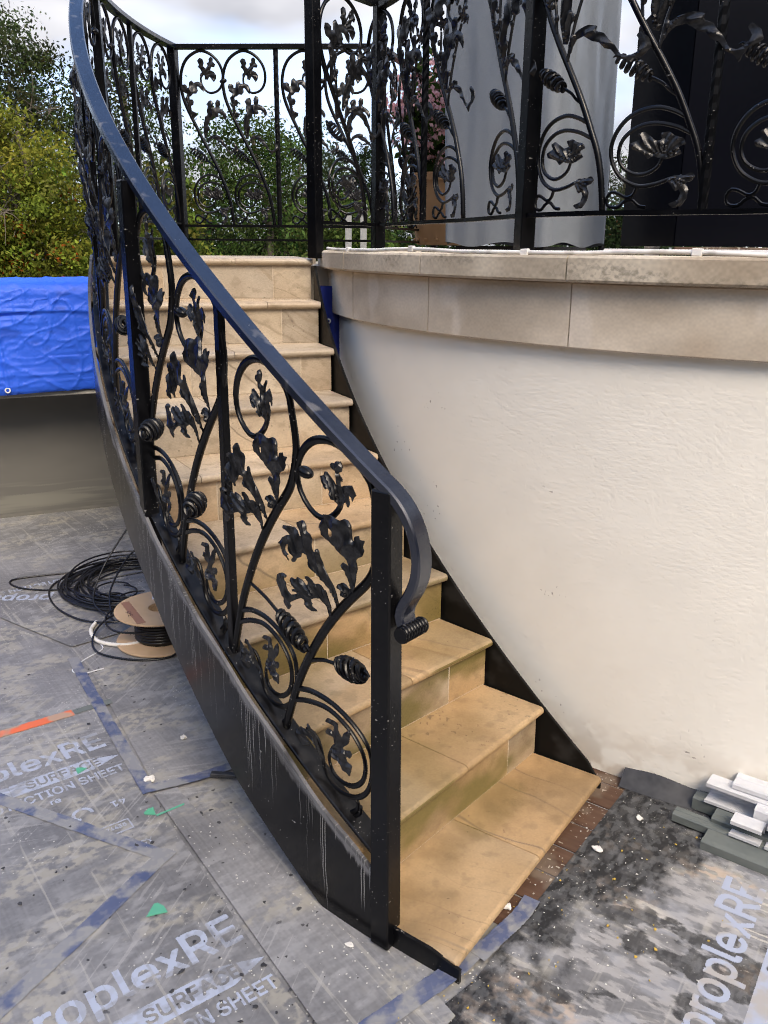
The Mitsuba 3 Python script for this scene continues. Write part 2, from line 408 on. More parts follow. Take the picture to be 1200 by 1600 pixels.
def soiled_col(p, n, uv):
    c = sheet_base(p, F2, F1, 17.0)
    u, w = (p.x - 0.28) * F1[0] + (p.y - 1.73) * F1[1], (p.x - 0.28) * F2[0] + (p.y - 1.73) * F2[1]
    c = mix(c, (0.47, 0.455, 0.44), smoothstep(0.42, 0.64, fbm(u * 60, w * 24 + 3, 2.0, 5)) * 0.46)
    c = mix(c, (0.30, 0.31, 0.34), smoothstep(0.44, 0.62, fbm(u * 17 + 3, w * 11, 5.0, 5)) * 0.45)
    c = mix(c, (0.50, 0.385, 0.285), smoothstep(0.52, 0.68, fbm(u * 9, w * 5 + 7, 8.0, 4)) * smoothstep(0.36, 0.60, fbm(u * 70, w * 50, 8.0, 2)) * 0.60)
    st = smoothstep(0.66, 0.82, noise(u * 110, w * 3.5, 3.0)) * smoothstep(0.4, 0.6, noise(u * 7, w * 5, 1.0))
    c = mix(c, (0.56, 0.52, 0.45), st * 0.6)
    reach = 0.13 + 0.26 * smoothstep(-0.1, 0.75, u) + 0.42 * (fbm(u * 5, w * 5, 3.0, 4) - 0.5)
    black = 1 - smoothstep(-0.09, 0.09, w - reach + 0.26 * (fbm(u * 26, w * 26, 1.0, 6) - 0.5))
    isl = smoothstep(0.56, 0.64, fbm(u * 16 + 5, w * 10, 12.0, 6)) * smoothstep(0.35, 0.55, noise(u * 4, w * 4, 2.0))
    black = dr.maximum(black, isl * 0.85)
    a1, b1 = u + 0.012 * noise(u * 45, w * 45, 2.0), w + 0.012 * noise(u * 45 + 9, w * 45, 4.0)
    swirl = 1 - smoothstep(0.0, 0.05, dr.abs(noise(a1 * 95, b1 * 95, 5.0) - 0.5))
    k = mix((0.015, 0.0155, 0.017), (0.12, 0.12, 0.108), swirl * 0.45 * smoothstep(0.4, 0.65, noise(u * 16, w * 16, 9.0)))
    k = mix(k, (0.10, 0.103, 0.106), smoothstep(0.46, 0.68, fbm(u * 50, w * 65, 6.0, 4)) * 0.55)
    d1, d2, r = voronoi(u * 75, w * 75)
    k = mix(k, (0.42, 0.40, 0.34), (1 - smoothstep(0.04, 0.12, d1 / (0.3 + r))) * dr.select(r > 0.80, 1.0, 0.0) * 0.8 * smoothstep(0.42, 0.62, noise(u * 10, w * 10, 3.0)))
    return mix(c, k, black * (0.86 + 0.14 * smoothstep(0.3, 0.6, fbm(u * 26, w * 60, 4.0, 3))))


scene['sheet_soiled'] = principled(proc(soiled_col), 0.5, 0.4)


def print2(p, n, uv):
    wear = smoothstep(0.50, 0.68, fbm(p.x * 13, p.y * 13, 9.0, 5)) * 0.8
    return mix((0.35, 0.39, 0.49), (0.36, 0.33, 0.29), wear)


scene['soiled_print'] = principled(proc(print2), 0.5, 0.4)


def tape_col(p, n, uv):
    a = fbm(p.x * 12, p.y * 12, 1.0, 4)
    c = mix((0.050, 0.068, 0.150), (0.115, 0.130, 0.195), a)
    return mix(c, (0.24, 0.24, 0.24), dr.clip(smoothstep(0.40, 0.58, fbm(p.x * 15 + 2, p.y * 15, 4.0, 5)) * 0.85 + 0.25 * smoothstep(0.5, 0.7, fbm(p.x * 70, p.y * 70, 4.0, 2)), 0, 1))


scene['blue_tape'] = principled(proc(tape_col), 0.4, 0.4)
scene['orange_tape'] = principled(proc(lambda p, n, uv: mix((0.62, 0.14, 0.055), (0.34, 0.29, 0.22), smoothstep(0.47, 0.62, fbm(p.x * 12, p.y * 16, 2.0, 3)) * 0.8)), 0.5)
scene['green_plastic'] = principled((0.10, 0.36, 0.24), 0.4)
scene['white_chip'] = principled((0.66, 0.64, 0.60), 0.8)
scene['yellow_chip'] = principled((0.52, 0.34, 0.06), 0.8)
scene['black_rubber'] = principled(proc(lambda p, n, uv: mix((0.012, 0.012, 0.014), (0.06, 0.06, 0.062), fbm(p.x * 40, p.y * 40, p.z * 40, 3))), 0.5)
scene['cable_black'] = principled((0.012, 0.012, 0.014), 0.32)
scene['cable_white'] = principled(proc(lambda p, n, uv: mix((0.72, 0.70, 0.66), (0.45, 0.42, 0.37), smoothstep(0.5, 0.75, fbm(p.x * 25, p.y * 25, p.z * 25, 3)) * 0.7)), 0.5)


def plank_col(p, n, uv):
    u, w = p.x * F1[0] + p.y * F1[1], p.x * F2[0] + p.y * F2[1]
    gr = fbm(u * 90, w * 5, 2.0, 3)
    c = mix((0.055, 0.028, 0.018), (0.125, 0.070, 0.044), gr)
    c = mix(c, (0.21, 0.17, 0.13), smoothstep(0.5, 0.72, fbm(u * 9, w * 9, 4.0, 4)) * 0.55)
    return mix(c, (0.5, 0.44, 0.36), smoothstep(0.86, 0.93, noise(u * 120, w * 120, 3.0)) * 0.7)


scene['plank_wood'] = principled(proc(plank_col), 0.6, 0.3)


def alu_col(p, n, uv):
    return mix((0.50, 0.51, 0.53), (0.64, 0.64, 0.655), fbm(p.x * 40, p.y * 40, p.z * 40, 2))


scene['alu_white'] = principled(proc(alu_col), 0.38, 0.5)
scene['alu_grey'] = principled(proc(lambda p, n, uv: mix((0.085, 0.10, 0.098), (0.16, 0.175, 0.165), fbm(p.x * 22, p.y * 22, p.z * 22, 4))), 0.5, 0.4)


def tarp_col(p, n, uv):
    c = mix((0.020, 0.098, 0.66), (0.030, 0.130, 0.76), fbm(p.x * 3, p.y * 3, p.z * 5, 3))
    return mix(c, (0.014, 0.05, 0.34), smoothstep(0.60, 0.75, fbm(p.x * 7, p.y * 7, p.z * 12, 3)) * 0.5)


scene['tarp'] = principled(proc(tarp_col), 0.50, 0.35)
scene['tarp_dark'] = principled((0.012, 0.025, 0.21), 0.4, 0.4)
scene['eyelet_metal'] = principled((0.7, 0.7, 0.7), 0.3, 0.5)


def lowwall_col(p, n, uv):
    c = mix((0.125, 0.121, 0.110), (0.165, 0.160, 0.146), fbm(p.x * 2.5, p.y * 2.5, p.z * 6, 4))
    st = smoothstep(0.52, 0.7, fbm(p.x * 1.4, p.y * 1.4, p.z * 24, 3)) * (1 - smoothstep(0.1, 0.45, p.z))
    c = mix(c, (0.24, 0.235, 0.20), st * 0.6)
    return mix(c, (0.16, 0.15, 0.12), (1 - smoothstep(0.0, 0.05, p.z + 0.03 * noise(p.x * 20, p.y * 20))) * 0.6)


scene['low_wall_paint'] = principled(proc(lowwall_col), 0.75, 0.3)
scene['pale_cap'] = principled((0.42, 0.40, 0.35), 0.8, 0.3)


def cover_col(p, n, uv):
    g = fbm(p.x * 4, p.y * 4, p.z * 1.6, 4)
    c = mix((0.150, 0.170, 0.197), (0.225, 0.250, 0.282), g)
    return c * (0.95 + 0.1 * noise(p.x * 240, p.y * 240, p.z * 240))


scene['cover_fabric'] = principled(proc(cover_col), 0.36, 0.5)
scene['black_panel'] = principled(proc(lambda p, n, uv: mix((0.0022, 0.0026, 0.005), (0.004, 0.0045, 0.008), fbm(p.x * 3, p.y * 3, p.z * 3, 3))), 0.22, 0.28)
scene['terracotta'] = principled(proc(lambda p, n, uv: mix((0.40, 0.21, 0.09), (0.52, 0.31, 0.155), fbm(p.x * 9, p.y * 9, p.z * 5, 4))), 0.8, 0.25)
scene['deck_stone'] = principled(proc(lambda p, n, uv: mix((0.30, 0.27, 0.225), (0.42, 0.385, 0.33), fbm(p.x * 4, p.y * 4, 1.0, 4))), 0.85, 0.25)
scene['pale_post'] = principled((0.34, 0.345, 0.34), 0.6)
scene['cardboard'] = principled(proc(lambda p, n, uv: mix((0.50, 0.34, 0.20), (0.60, 0.43, 0.275), fbm(p.x * 14, p.y * 14, p.z * 14, 3))), 0.8, 0.2)
scene['brown_tape'] = principled((0.33, 0.165, 0.085), 0.4)
scene['paper'] = principled((0.66, 0.67, 0.72), 0.6)
scene['ink'] = principled((0.10, 0.06, 0.05), 0.7)
scene['lawn'] = principled(proc(lambda p, n, uv: mix((0.035, 0.06, 0.015), (0.07, 0.10, 0.03), fbm(p.x * 0.7, p.y * 0.7, 1.0, 4))), 0.9, 0.1)
scene['bark'] = principled(proc(lambda p, n, uv: mix((0.10, 0.085, 0.07), (0.23, 0.20, 0.165), fbm(p.x * 9, p.y * 9, p.z * 3, 3))), 0.9, 0.1)
scene['leaf'] = {'type': 'principledthin', 'base_color': {'type': 'mesh_attribute', 'name': 'vertex_color'}, 'roughness': 0.55, 'diff_trans': 0.7, 'eta': 1.35}

# ------------------------------------------------------------------ the ground, the terrace floors
g = box(-150, 150, -60, 260, -3.6, -3.1)
struct('lawn', g, 'lawn', 'garden ground below the terraces')
# the lower terrace the camera stands on, as a slab above the garden
W0, W1 = np.array([-2.41, 5.13]), np.array([-1.74, 5.43])
WD = (W1 - W0) / np.linalg.norm(W1 - W0)
WN = np.array([WD[1], -WD[0]])                                 # towards the camera
fl = Polygon([tuple(W0 - 4 * WD - 0.2 * WN), tuple(W0 + 3.2 * WD - 0.2 * WN), (6, 6), (6, -4), (-7, -4)])
struct('terrace_floor', plate(fl, -0.3, 0.0), 'floor_grey', 'grey lower terrace floor')

# upper terrace slab with the landing: the landing's rounded edge, the far edge, the drum's front
ang = phi(np.linspace(10.35, 14.85, 30))
land = [tuple(C2 + 3.33 * er(a)) for a in ang]
drum = [tuple(C2 + 2.36 * er(a)) for a in np.linspace(phi(-12), phi(10.35), 60)]
deck = Polygon(land + [(-0.02, 5.22), (0.35, 6.35), (2.05, 8.25), (7.5, 9.2), (7.5, 3.0)] + drum)
deck = deck.buffer(0)
struct('upper_terrace', plate(deck, DECK - 0.35, DECK - 0.032), 'deck_stone', 'pale stone upper terrace')
# the wall under the landing
lw = mk(*(lambda A: (np.vstack([np.c_[C2 + 3.25 * er(A), np.full(len(A), 0.0)], np.c_[C2 + 3.25 * er(A), np.full(len(A), DECK - 0.35)],
                                np.c_[C2 + 3.05 * er(A), np.full(len(A), 0.0)], np.c_[C2 + 3.05 * er(A), np.full(len(A), DECK - 0.35)]]),
                      np.array([q for i in range(len(A) - 1) for n in [len(A)] for q in
                                ((i, i + 1, n + i + 1), (i, n + i + 1, n + i), (2 * n + i + 1, 2 * n + i, 3 * n + i), (2 * n + i + 1, 3 * n + i, 3 * n + i + 1))])))(phi(np.linspace(10.6, 15.2, 24))))
one('landing_wall', lw, 'low_wall_paint', 'curved painted wall carrying the landing behind the staircase', 'wall', smooth=30)

# ------------------------------------------------------------------ the drum wall with fascia and coping
wall = thing('drum_wall', 'curved cream rendered drum wall with a sandstone band and coping', 'wall')
A = np.linspace(phi(-12), phi(12), 220)
part(wall, 'render', arc_block(2.16, 2.368, A[0], A[-1], -0.02, 1.45, 220, 0.003), 'stucco', smooth=30)
step = 2.86 * DPH
j0 = float(phi(2.24))
for i in range(-5, 5):
    a0, a1 = j0 + i * step, j0 + (i + 1) * step
    z = rng.uniform(-0.0015, 0.0015)
    part(wall, 'fascia_stone', arc_block(2.14, 2.398 + z, a0 + 0.0012, a1 - 0.0012, 1.370, 1.556, 14, 0.003), 'fascia_stone', smooth=30)
    part(wall, 'coping_stone', arc_block(2.05, 2.437 + z, a0 + 0.0011, a1 - 0.0011, 1.559, 1.632 + z * 0.6, 14, 0.007), 'coping_stone', smooth=30)
part(wall, 'joint_mortar', cat(arc_block(2.15, 2.3925, A[0], A[-1], 1.372, 1.5575, 200, 0.001), arc_block(2.06, 2.431, A[0], A[-1], 1.5585, 1.626, 200, 0.001)), 'grout', smooth=30)

# white cable along the coping
K = np.linspace(9.6, -6, 160)
wob = 0.006 * np.sin(K * 2.1) + 0.004 * np.sin(K * 5.3 + 1)
cz = 1.632 + 0.0065 + 0.006 * np.clip(np.sin(K * 1.35 + 0.4), 0, 1)
P = np.stack([CX + (2.412 + wob) * np.cos(phi(K)), CY + (2.412 + wob) * np.sin(phi(K)), cz], 1)
cab = thing('white_cable', 'white cable clipped along the top of the sandstone coping', 'cable')
part(cab, 'cord', tube(P, 0.0065, 8), 'cable_white', smooth=True)
for k in (8.1, 5.55, 3.02, 0.53, -2.0):
    a = float(phi(k))
    r = 2.412 + 0.006 * math.sin(k * 2.1) + 0.004 * math.sin(k * 5.3 + 1)
    z = 1.632 + 0.0065 + 0.006 * max(0, math.sin(k * 1.35 + 0.4))
    m = box(-0.014, 0.014, -0.009, 0.009, -0.0095, 0.0105, 0.002)
    part(cab, 'clip', frame(m, [CX + r * math.cos(a), CY + r * math.sin(a), z], [-math.sin(a), math.cos(a), 0.05 * math.sin(9 * k)]), 'cable_white')

# ------------------------------------------------------------------ the staircase
stair = thing('curved_staircase', 'curved flight of sandstone steps between two black steel stringers', 'staircase')


def tread(k, r0, r1, last=False):
    """One tile of a tread: bullnose front on the radial line of step k, running back under the next riser."""
    a = float(phi(k))
    d, fw = np.array([math.cos(a), math.sin(a), 0]), np.array([math.sin(a), -math.cos(a), 0])
    z = float(helix(k))
    t, rr = 0.027, 0.0135
    th = np.linspace(-math.pi / 2, math.pi / 2, 9)
    V = []
    for r in (r0 + 0.0012, r1 - 0.0012):
        back = (r * math.tan(DPH) + 0.028) if not last else 1.0
        S = [(rr - rr * math.cos(x), -rr + rr * math.sin(x)) for x in th] + [(back, 0.0), (back, -t)]
        V += [np.array([CX, CY, z]) + r * d + f * fw + np.array([0, 0, q]) for f, q in S]
    n = 11
    F = [q for i in range(n) for q in ((i, (i + 1) % n, n + (i + 1) % n), (i, n + (i + 1) % n, n + i))]
    F += [(0, i + 1, i) for i in range(1, n - 1)] + [(n, n + i, n + i + 1) for i in range(1, n - 1)]
    m = mk(V, F)
    if m.volume < 0:
        m.invert()
    return m


def riser(k, r0, r1):
    a = float(phi(k))
    d, fw = np.array([math.cos(a), math.sin(a), 0]), np.array([math.sin(a), -math.cos(a), 0])
    z0, z1 = float(helix(k - 1)) + 0.0025, float(helix(k)) - 0.029
    b = 0.002
    m = box(r0 + 0.0014, r1 - 0.0014, 0.021, 0.036, z0, z1, b)
    M = np.eye(4)
    M[:3, 0], M[:3, 1], M[:3, 3] = d, fw, [CX, CY, 0]
    m.apply_transform(M)
    if m.volume < 0:
        m.invert()
    return m


tj = {1: [2.93], 2: [2.91], 3: [2.87], 4: [2.96], 5: [2.90], 6: [2.84, 3.16], 7: [3.02], 8: [2.88], 9: [2.70], 10: [2.81]}
rj = {2: [2.65], 3: [2.67, 3.16], 4: [2.98], 5: [2.86], 6: [2.70, 3.1], 7: [2.55, 3.0], 8: [2.61, 3.05], 9: [2.64, 3.1], 10: [2.65, 3.12]}
core = []
for k in range(1, 11):
    ed = [RI] + tj[k] + [RO]
    for i in range(len(ed) - 1):
        part(stair, 'tread_tile', tread(k, ed[i], ed[i + 1], k == 10), f'tread_stone_{int(rng.integers(4))}', smooth=40)
    if k > 1:
        ed = [RI + 0.006] + rj[k] + [RO]
        for i in range(len(ed) - 1):
            part(stair, 'riser_tile', riser(k, ed[i], ed[i + 1]), f'tread_stone_{int(rng.integers(4))}', smooth=False)
        a = float(phi(k))
        m = box(RI + 0.009, RO - 0.002, 0.0235, 0.06, float(helix(k - 1)) - 0.02, float(helix(k)) - 0.026)
        M = np.eye(4)
        M[:3, 0], M[:3, 1], M[:3, 3] = [math.cos(a), math.sin(a), 0], [math.sin(a), -math.cos(a), 0], [CX, CY, 0]
        m.apply_transform(M)
        if m.volume < 0:
            m.invert()
        core.append(m)
    # bed under the tread
    a, b = float(phi(k)), float(phi(k + (1 if k < 10 else 3)))
    core.append(arc_block(RI + 0.006, RO - 0.003, a - 0.0135, b - 0.0135, float(helix(k)) - 0.05, float(helix(k)) - 0.004, 6, 0.001))
part(stair, 'grout_bed', cat(*core), 'grout', smooth=False)


def band(R, thick, k0, k1, top, bot, n=120):
    """A curved steel plate standing on the circle R between the heights top(k) and bot(k)."""
    Kk = np.linspace(k0, k1, n)
    V = np.concatenate([on(Kk, R, bot(Kk)), on(Kk, R, top(Kk)), on(Kk, R - thick, top(Kk)), on(Kk, R - thick, bot(Kk))])
    F = []
    for q in range(4):
        for i in range(n - 1):
            A_, B_ = q * n + i, ((q + 1) % 4) * n + i
            F += [(A_, A_ + 1, B_ + 1), (A_, B_ + 1, B_)]
    F += [(0, n, 2 * n), (0, 2 * n, 3 * n), (n - 1, 3 * n - 1, 2 * n - 1), (n - 1, 4 * n - 1, 3 * n - 1)]
    m = mk(V, F)
    if m.volume < 0:
        m.invert()
    return m


def plate_top(k):
    return np.minimum(helix(k) + 0.017 + 0.022 * np.clip((k - 2.3) / 1.0, 0, 1) + 0.004 * np.sin(k * 7) + np.clip(0.04 - 0.05 * np.abs(k - 1.0), 0, 1) * 0, DECK + 0.01)


def plate_bot(k):
    return np.maximum(np.minimum(helix(k) - 0.290 + 0.085 * np.clip((k - 3.6) / 1.8, 0, 1), DECK - 0.22), 0.001)


def tail_top(k):
    return np.where(k < 1.6, np.maximum(0.022, 0.165 * np.clip((k - 0.93) / 0.75, 0, 1) ** 1.0), 0)


part(stair, 'outer_stringer', band(PLATE, 0.010, 1.790, 10.8, lambda k: plate_top(k), plate_bot, 200), 'stringer_paint', smooth=30,
     label='black outer steel stringer streaked with pale drips')
part(stair, 'stringer_toe', band(3.390, 0.009, 0.96, 1.62, lambda k: 0.057 - 0.018 * np.clip((1.25 - k) / 0.3, 0, 1), lambda k: 0 * k + 0.001, 24), 'iron', smooth=30)
part(stair, 'inner_stringer', band(2.4725, 0.010, 1.02, 10.0, lambda k: np.minimum(helix(k) - 0.008 - 0.030 * np.clip(1.25 - k, 0, 1) / 0.25, DECK - 0.03), lambda k: np.maximum(helix(k) - 0.30, 0.001), 160), 'inner_paint', smooth=30)
# cold soffit plate under the flight
Kk = np.linspace(3.0, 10.6, 60)
sof = np.minimum(helix(Kk) - 0.275, DECK - 0.20)
V = np.concatenate([on(Kk, RI + 0.01, sof), on(Kk, RO - 0.01, sof)])
n = len(Kk)
F = [q for i in range(n - 1) for q in ((i, i + 1, n + i + 1), (i, n + i + 1, n + i))]
part(stair, 'soffit', mk(V, F), 'iron', smooth=30)

# ------------------------------------------------------------------ wrought iron: one scroll unit drawn in its own plane (x towards the loop, y up)
STAIR = {
    'stem': [(-0.046, 0.001), (-0.021, 0.09), (0.011, 0.193), (0.048, 0.29), (0.094, 0.397), (0.146, 0.503), (0.196, 0.594), (0.243, 0.675), (0.262, 0.719), (0.278, 0.781), (0.281, 0.83), (0.268, 0.887), (0.256, 0.924), (0.232, 0.936), (0.192, 0.941), (0.149, 0.931), (0.11, 0.908), (0.072, 0.872), (0.043, 0.829), (0.026, 0.788), (0.02, 0.749), (0.031, 0.718), (0.055, 0.704), (0.083, 0.704), (0.116, 0.722), (0.147, 0.761), (0.165, 0.798), (0.169, 0.825)],
    'flower': [(0.165, 0.804), (0.16, 0.83), (0.154, 0.863), (0.166, 0.892)],
    'fl1': [(0.16, 0.826), (0.138, 0.834), (0.115, 0.829), (0.111, 0.809)],
    'fl2': [(0.16, 0.822), (0.185, 0.864), (0.21, 0.888), (0.22, 0.877)],
    'bstem': [(0.046, 0.282), (0.073, 0.312), (0.104, 0.342), (0.134, 0.364), (0.153, 0.377)],
    'baxis': [(0.153, 0.377), (0.251, 0.453)],
    'bstart': [(0.153, 0.377)],
    'ring': [(0.002, 0.162), (0.057, 0.208), (0.123, 0.245), (0.18, 0.26), (0.224, 0.259), (0.254, 0.243), (0.263, 0.206), (0.259, 0.154), (0.24, 0.101), (0.205, 0.054), (0.163, 0.022), (0.131, 0.014), (0.104, 0.026), (0.094, 0.061), (0.08, 0.091), (0.06, 0.092), (0.037, 0.078)],
    'rleaf': [(0.085, 0.08), (0.064, 0.092), (0.032, 0.078), (0.009, 0.043), (0.019, 0.024), (0.041, 0.038)],
    'rleaf2': [(0.078, 0.098), (0.064, 0.109), (0.055, 0.124)],
    'inner': [(-0.014, 0.113), (0.045, 0.168), (0.112, 0.216), (0.165, 0.232), (0.205, 0.23), (0.234, 0.21), (0.242, 0.174), (0.23, 0.126), (0.2, 0.082), (0.163, 0.054), (0.131, 0.051), (0.118, 0.078), (0.126, 0.105)],
    'if1': [(0.124, 0.097), (0.154, 0.156), (0.149, 0.185), (0.127, 0.186)],
    'if2': [(0.135, 0.115), (0.171, 0.171), (0.195, 0.212), (0.191, 0.222)],
    'if3': [(0.126, 0.105), (0.16, 0.12), (0.186, 0.126), (0.199, 0.119)],
    'squig': [(0.205, 0.054), (0.218, 0.051), (0.214, 0.027), (0.192, -0.008), (0.188, -0.035), (0.203, -0.033)],
    'leaf1': [(0.202, 0.611), (0.22, 0.665), (0.231, 0.726), (0.221, 0.758), (0.199, 0.772), (0.165, 0.763), (0.134, 0.732), (0.124, 0.704), (0.14, 0.7)],
    'leaf2': [(0.153, 0.538), (0.151, 0.569), (0.141, 0.59), (0.122, 0.613), (0.095, 0.628), (0.058, 0.619), (0.02, 0.594), (-0.013, 0.55), (-0.017, 0.525), (0.002, 0.522)],
    'leaf3': [(0.136, 0.491), (0.136, 0.527), (0.121, 0.539), (0.093, 0.527), (0.054, 0.488), (0.007, 0.446), (-0.027, 0.436), (-0.044, 0.447), (-0.028, 0.48)],
}
LEVEL = {
    'stem': [(0.0, 0.0), (0.005, 0.047), (0.012, 0.099), (0.025, 0.158), (0.046, 0.216), (0.078, 0.295), (0.117, 0.373), (0.156, 0.445), (0.192, 0.516), (0.228, 0.588), (0.251, 0.647), (0.261, 0.699), (0.262, 0.745), (0.251, 0.797), (0.225, 0.842), (0.183, 0.872), (0.143, 0.882), (0.098, 0.868), (0.059, 0.836), (0.036, 0.797), (0.029, 0.751), (0.039, 0.712), (0.062, 0.686), (0.098, 0.676), (0.124, 0.686), (0.143, 0.709), (0.151, 0.738), (0.147, 0.764)],
    'flower': [(0.147, 0.758), (0.127, 0.784), (0.108, 0.807), (0.091, 0.836)],
    'fl1': [(0.137, 0.767), (0.143, 0.797), (0.137, 0.823), (0.15, 0.836)],
    'fl2': [(0.13, 0.774), (0.104, 0.771), (0.085, 0.758), (0.078, 0.735)],
    'fl3': [(0.137, 0.771), (0.114, 0.764), (0.117, 0.741)],
    'bstem': [(0.078, 0.288), (0.095, 0.301), (0.114, 0.321), (0.14, 0.337)],
    'baxis': [(0.14, 0.337), (0.222, 0.393)],
    'ring': [(0.052, 0.233), (0.085, 0.252), (0.124, 0.262), (0.17, 0.249), (0.202, 0.216), (0.218, 0.171), (0.212, 0.125), (0.189, 0.086), (0.15, 0.063), (0.111, 0.067), (0.078, 0.08), (0.052, 0.086)],
    'rleaf': [(0.072, 0.083), (0.046, 0.089), (0.029, 0.073), (0.033, 0.04), (0.049, 0.014), (0.068, 0.011), (0.078, 0.024)],
    'rleaf2': [(0.052, 0.086), (0.036, 0.099), (0.026, 0.112)],
    'inner': [(0.042, 0.194), (0.078, 0.213), (0.124, 0.223), (0.163, 0.213), (0.192, 0.184), (0.199, 0.145), (0.186, 0.112), (0.156, 0.093), (0.13, 0.096), (0.108, 0.112), (0.098, 0.138)],
    'if1': [(0.098, 0.132), (0.108, 0.158), (0.124, 0.171), (0.143, 0.168), (0.15, 0.155)],
    'if2': [(0.096, 0.138), (0.085, 0.161), (0.068, 0.177), (0.059, 0.164)],
    'if3': [(0.101, 0.128), (0.091, 0.155), (0.098, 0.181), (0.088, 0.197)],
    'squig': [(0.15, 0.063), (0.158, 0.04), (0.173, 0.033), (0.192, 0.044), (0.21, 0.048), (0.22, 0.031), (0.214, 0.011), (0.192, 0.008), (0.176, 0.024), (0.16, 0.027), (0.143, 0.011), (0.127, 0.008)],
    'leafA': [(0.129, 0.428), (0.121, 0.448), (0.095, 0.461), (0.065, 0.451), (0.039, 0.428), (0.016, 0.393), (-0.01, 0.383), (-0.036, 0.399), (-0.042, 0.422)],
    'leafB': [(0.14, 0.451), (0.145, 0.484), (0.137, 0.523), (0.121, 0.562), (0.095, 0.588), (0.059, 0.598), (0.026, 0.588), (0.016, 0.562), (0.026, 0.552)],
    'leafC': [(0.202, 0.542), (0.209, 0.582), (0.212, 0.621), (0.209, 0.66), (0.194, 0.692), (0.166, 0.715), (0.137, 0.719), (0.119, 0.699), (0.127, 0.683)],
}



def leaf3(spine, w, n0=0.0, lift=0.02, fingers=4, seed=0, flip=1):
    """An acanthus leaf in the unit's plane: a cupped blade along the spine with pointed side lobes; out of plane by lift."""
    r = np.random.default_rng(seed)
    N, M = 44 if fingers > 2 else 18, 9
    P = resample(spine, 40)

    def blade(C, W, prof, nz, cup, lobes):
        n = len(C)
        tg = np.gradient(C, axis=0)
        tg /= np.linalg.norm(tg, axis=1, keepdims=True) + 1e-9
        pp = np.stack([-tg[:, 1], tg[:, 0]], 1)
        t = np.linspace(0, 1, n)
        s = np.linspace(-1, 1, M)
        wid = W * np.interp(t, prof[0], prof[1])
        # forward pointing lobes with sharp notches between them, the two sides out of step
        f = np.stack([(t * lobes + 0.15) % 1, (t * lobes + 0.55) % 1], 1) if lobes else np.full((n, 2), 0.6)
        g = np.where(f < 0.84, 0.42 + 0.72 * (f / 0.84) ** 0.75, 1.14 - 0.72 * (f - 0.84) / 0.16)
        k = np.where(s[None] < 0, g[:, :1], g[:, 1:])
        a = np.abs(s)[None]
        ww = wid[:, None] * (1 + (k - 1) * a ** 1.5)
        fl = np.where(s[None] < 0, f[:, :1], f[:, 1:])
        X = C[:, None] + pp[:, None] * (ww * s[None])[..., None] + tg[:, None] * (wid[:, None] * 0.42 * a ** 2)[..., None]
        nn = nz[:, None] + cup * wid[:, None] * (0.55 * a - 1.15 * a ** 3) + (0.09 * wid[:, None] * np.cos(2 * np.pi * fl) * a if lobes else 0) - 0.10 * wid[:, None] * (a < 0.12)
        top = np.concatenate([X, nn[..., None]], -1)
        th = 0.0018
        bot = top.copy()
        bot[..., 2] -= th
        V = np.concatenate([top.reshape(-1, 3), bot.reshape(-1, 3)])
        i, j = np.meshgrid(np.arange(n - 1), np.arange(M - 1), indexing='ij')
        a = (i * M + j).ravel()
        F1_ = np.concatenate([np.stack([a, a + M + 1, a + 1], 1), np.stack([a, a + M, a + M + 1], 1)])
        o = n * M
        F2_ = F1_[:, ::-1] + o
        ring = [q for q in range(0, M - 1)] + [q * M + M - 1 for q in range(n - 1)] + [(n - 1) * M + q for q in range(M - 1, 0, -1)] + [q * M for q in range(n - 1, 0, -1)]
        F3 = []
        for q in range(len(ring)):
            u_, v_ = ring[q], ring[(q + 1) % len(ring)]
            F3 += [(u_, v_, v_ + o), (u_, v_ + o, u_ + o)]
        return mk(V, np.vstack([F1_, F2_, F3]))

    t = np.linspace(0, 1, 40)
    nz = n0 + lift * np.sin(np.pi * t * 0.9) * (0.6 + 0.8 * t)
    C = np.stack([np.interp(np.linspace(0, 39, N), np.arange(40), P[:, i]) for i in range(2)], 1)
    ms = [blade(C, w * 0.86, ([0, .12, .40, .68, .88, 1], [.26, .36, .82, 1.0, .70, .14]), np.interp(np.linspace(0, 39, N), np.arange(40), nz), 0.42, 4 if fingers > 2 else 3)]
    tg = np.gradient(P, axis=0)
    tg /= np.linalg.norm(tg, axis=1, keepdims=True)
    for side in (-1, 1):
        for q in range(max(1, fingers - 1)):
            t0 = 0.16 + (0.66 * (q + 0.5 * (side > 0)) / max(fingers - 1, 1))
            i0 = int(t0 * 39)
            d = tg[i0]
            p0 = P[i0]
            perp = np.array([-d[1], d[0]]) * side
            L = w * (1.50 - 0.5 * abs(t0 - 0.5) * 2) * r.uniform(0.85, 1.2)
            f0 = perp * 0.80 + d * 0.40
            f1 = perp * 0.35 + d * 1.0
            pts = [p0 - perp * w * 0.1, p0 + f0 * L * 0.4, p0 + f0 * L * 0.62 + f1 * L * 0.22, p0 + f0 * L * 0.66 + f1 * L * 0.5 - perp * L * 0.06]
            Cf = resample(pts, 7)
            nzf = np.linspace(nz[i0], nz[i0] + flip * L * r.uniform(-0.20, 0.25), 7) + 0.10 * L * np.sin(np.linspace(0, np.pi, 7))
            ms.append(blade(Cf, w * 0.52, ([0, .35, .7, .9, 1], [.85, 1.0, .85, .55, .18]), nzf, 0.30, 0))
    return cat(*ms)


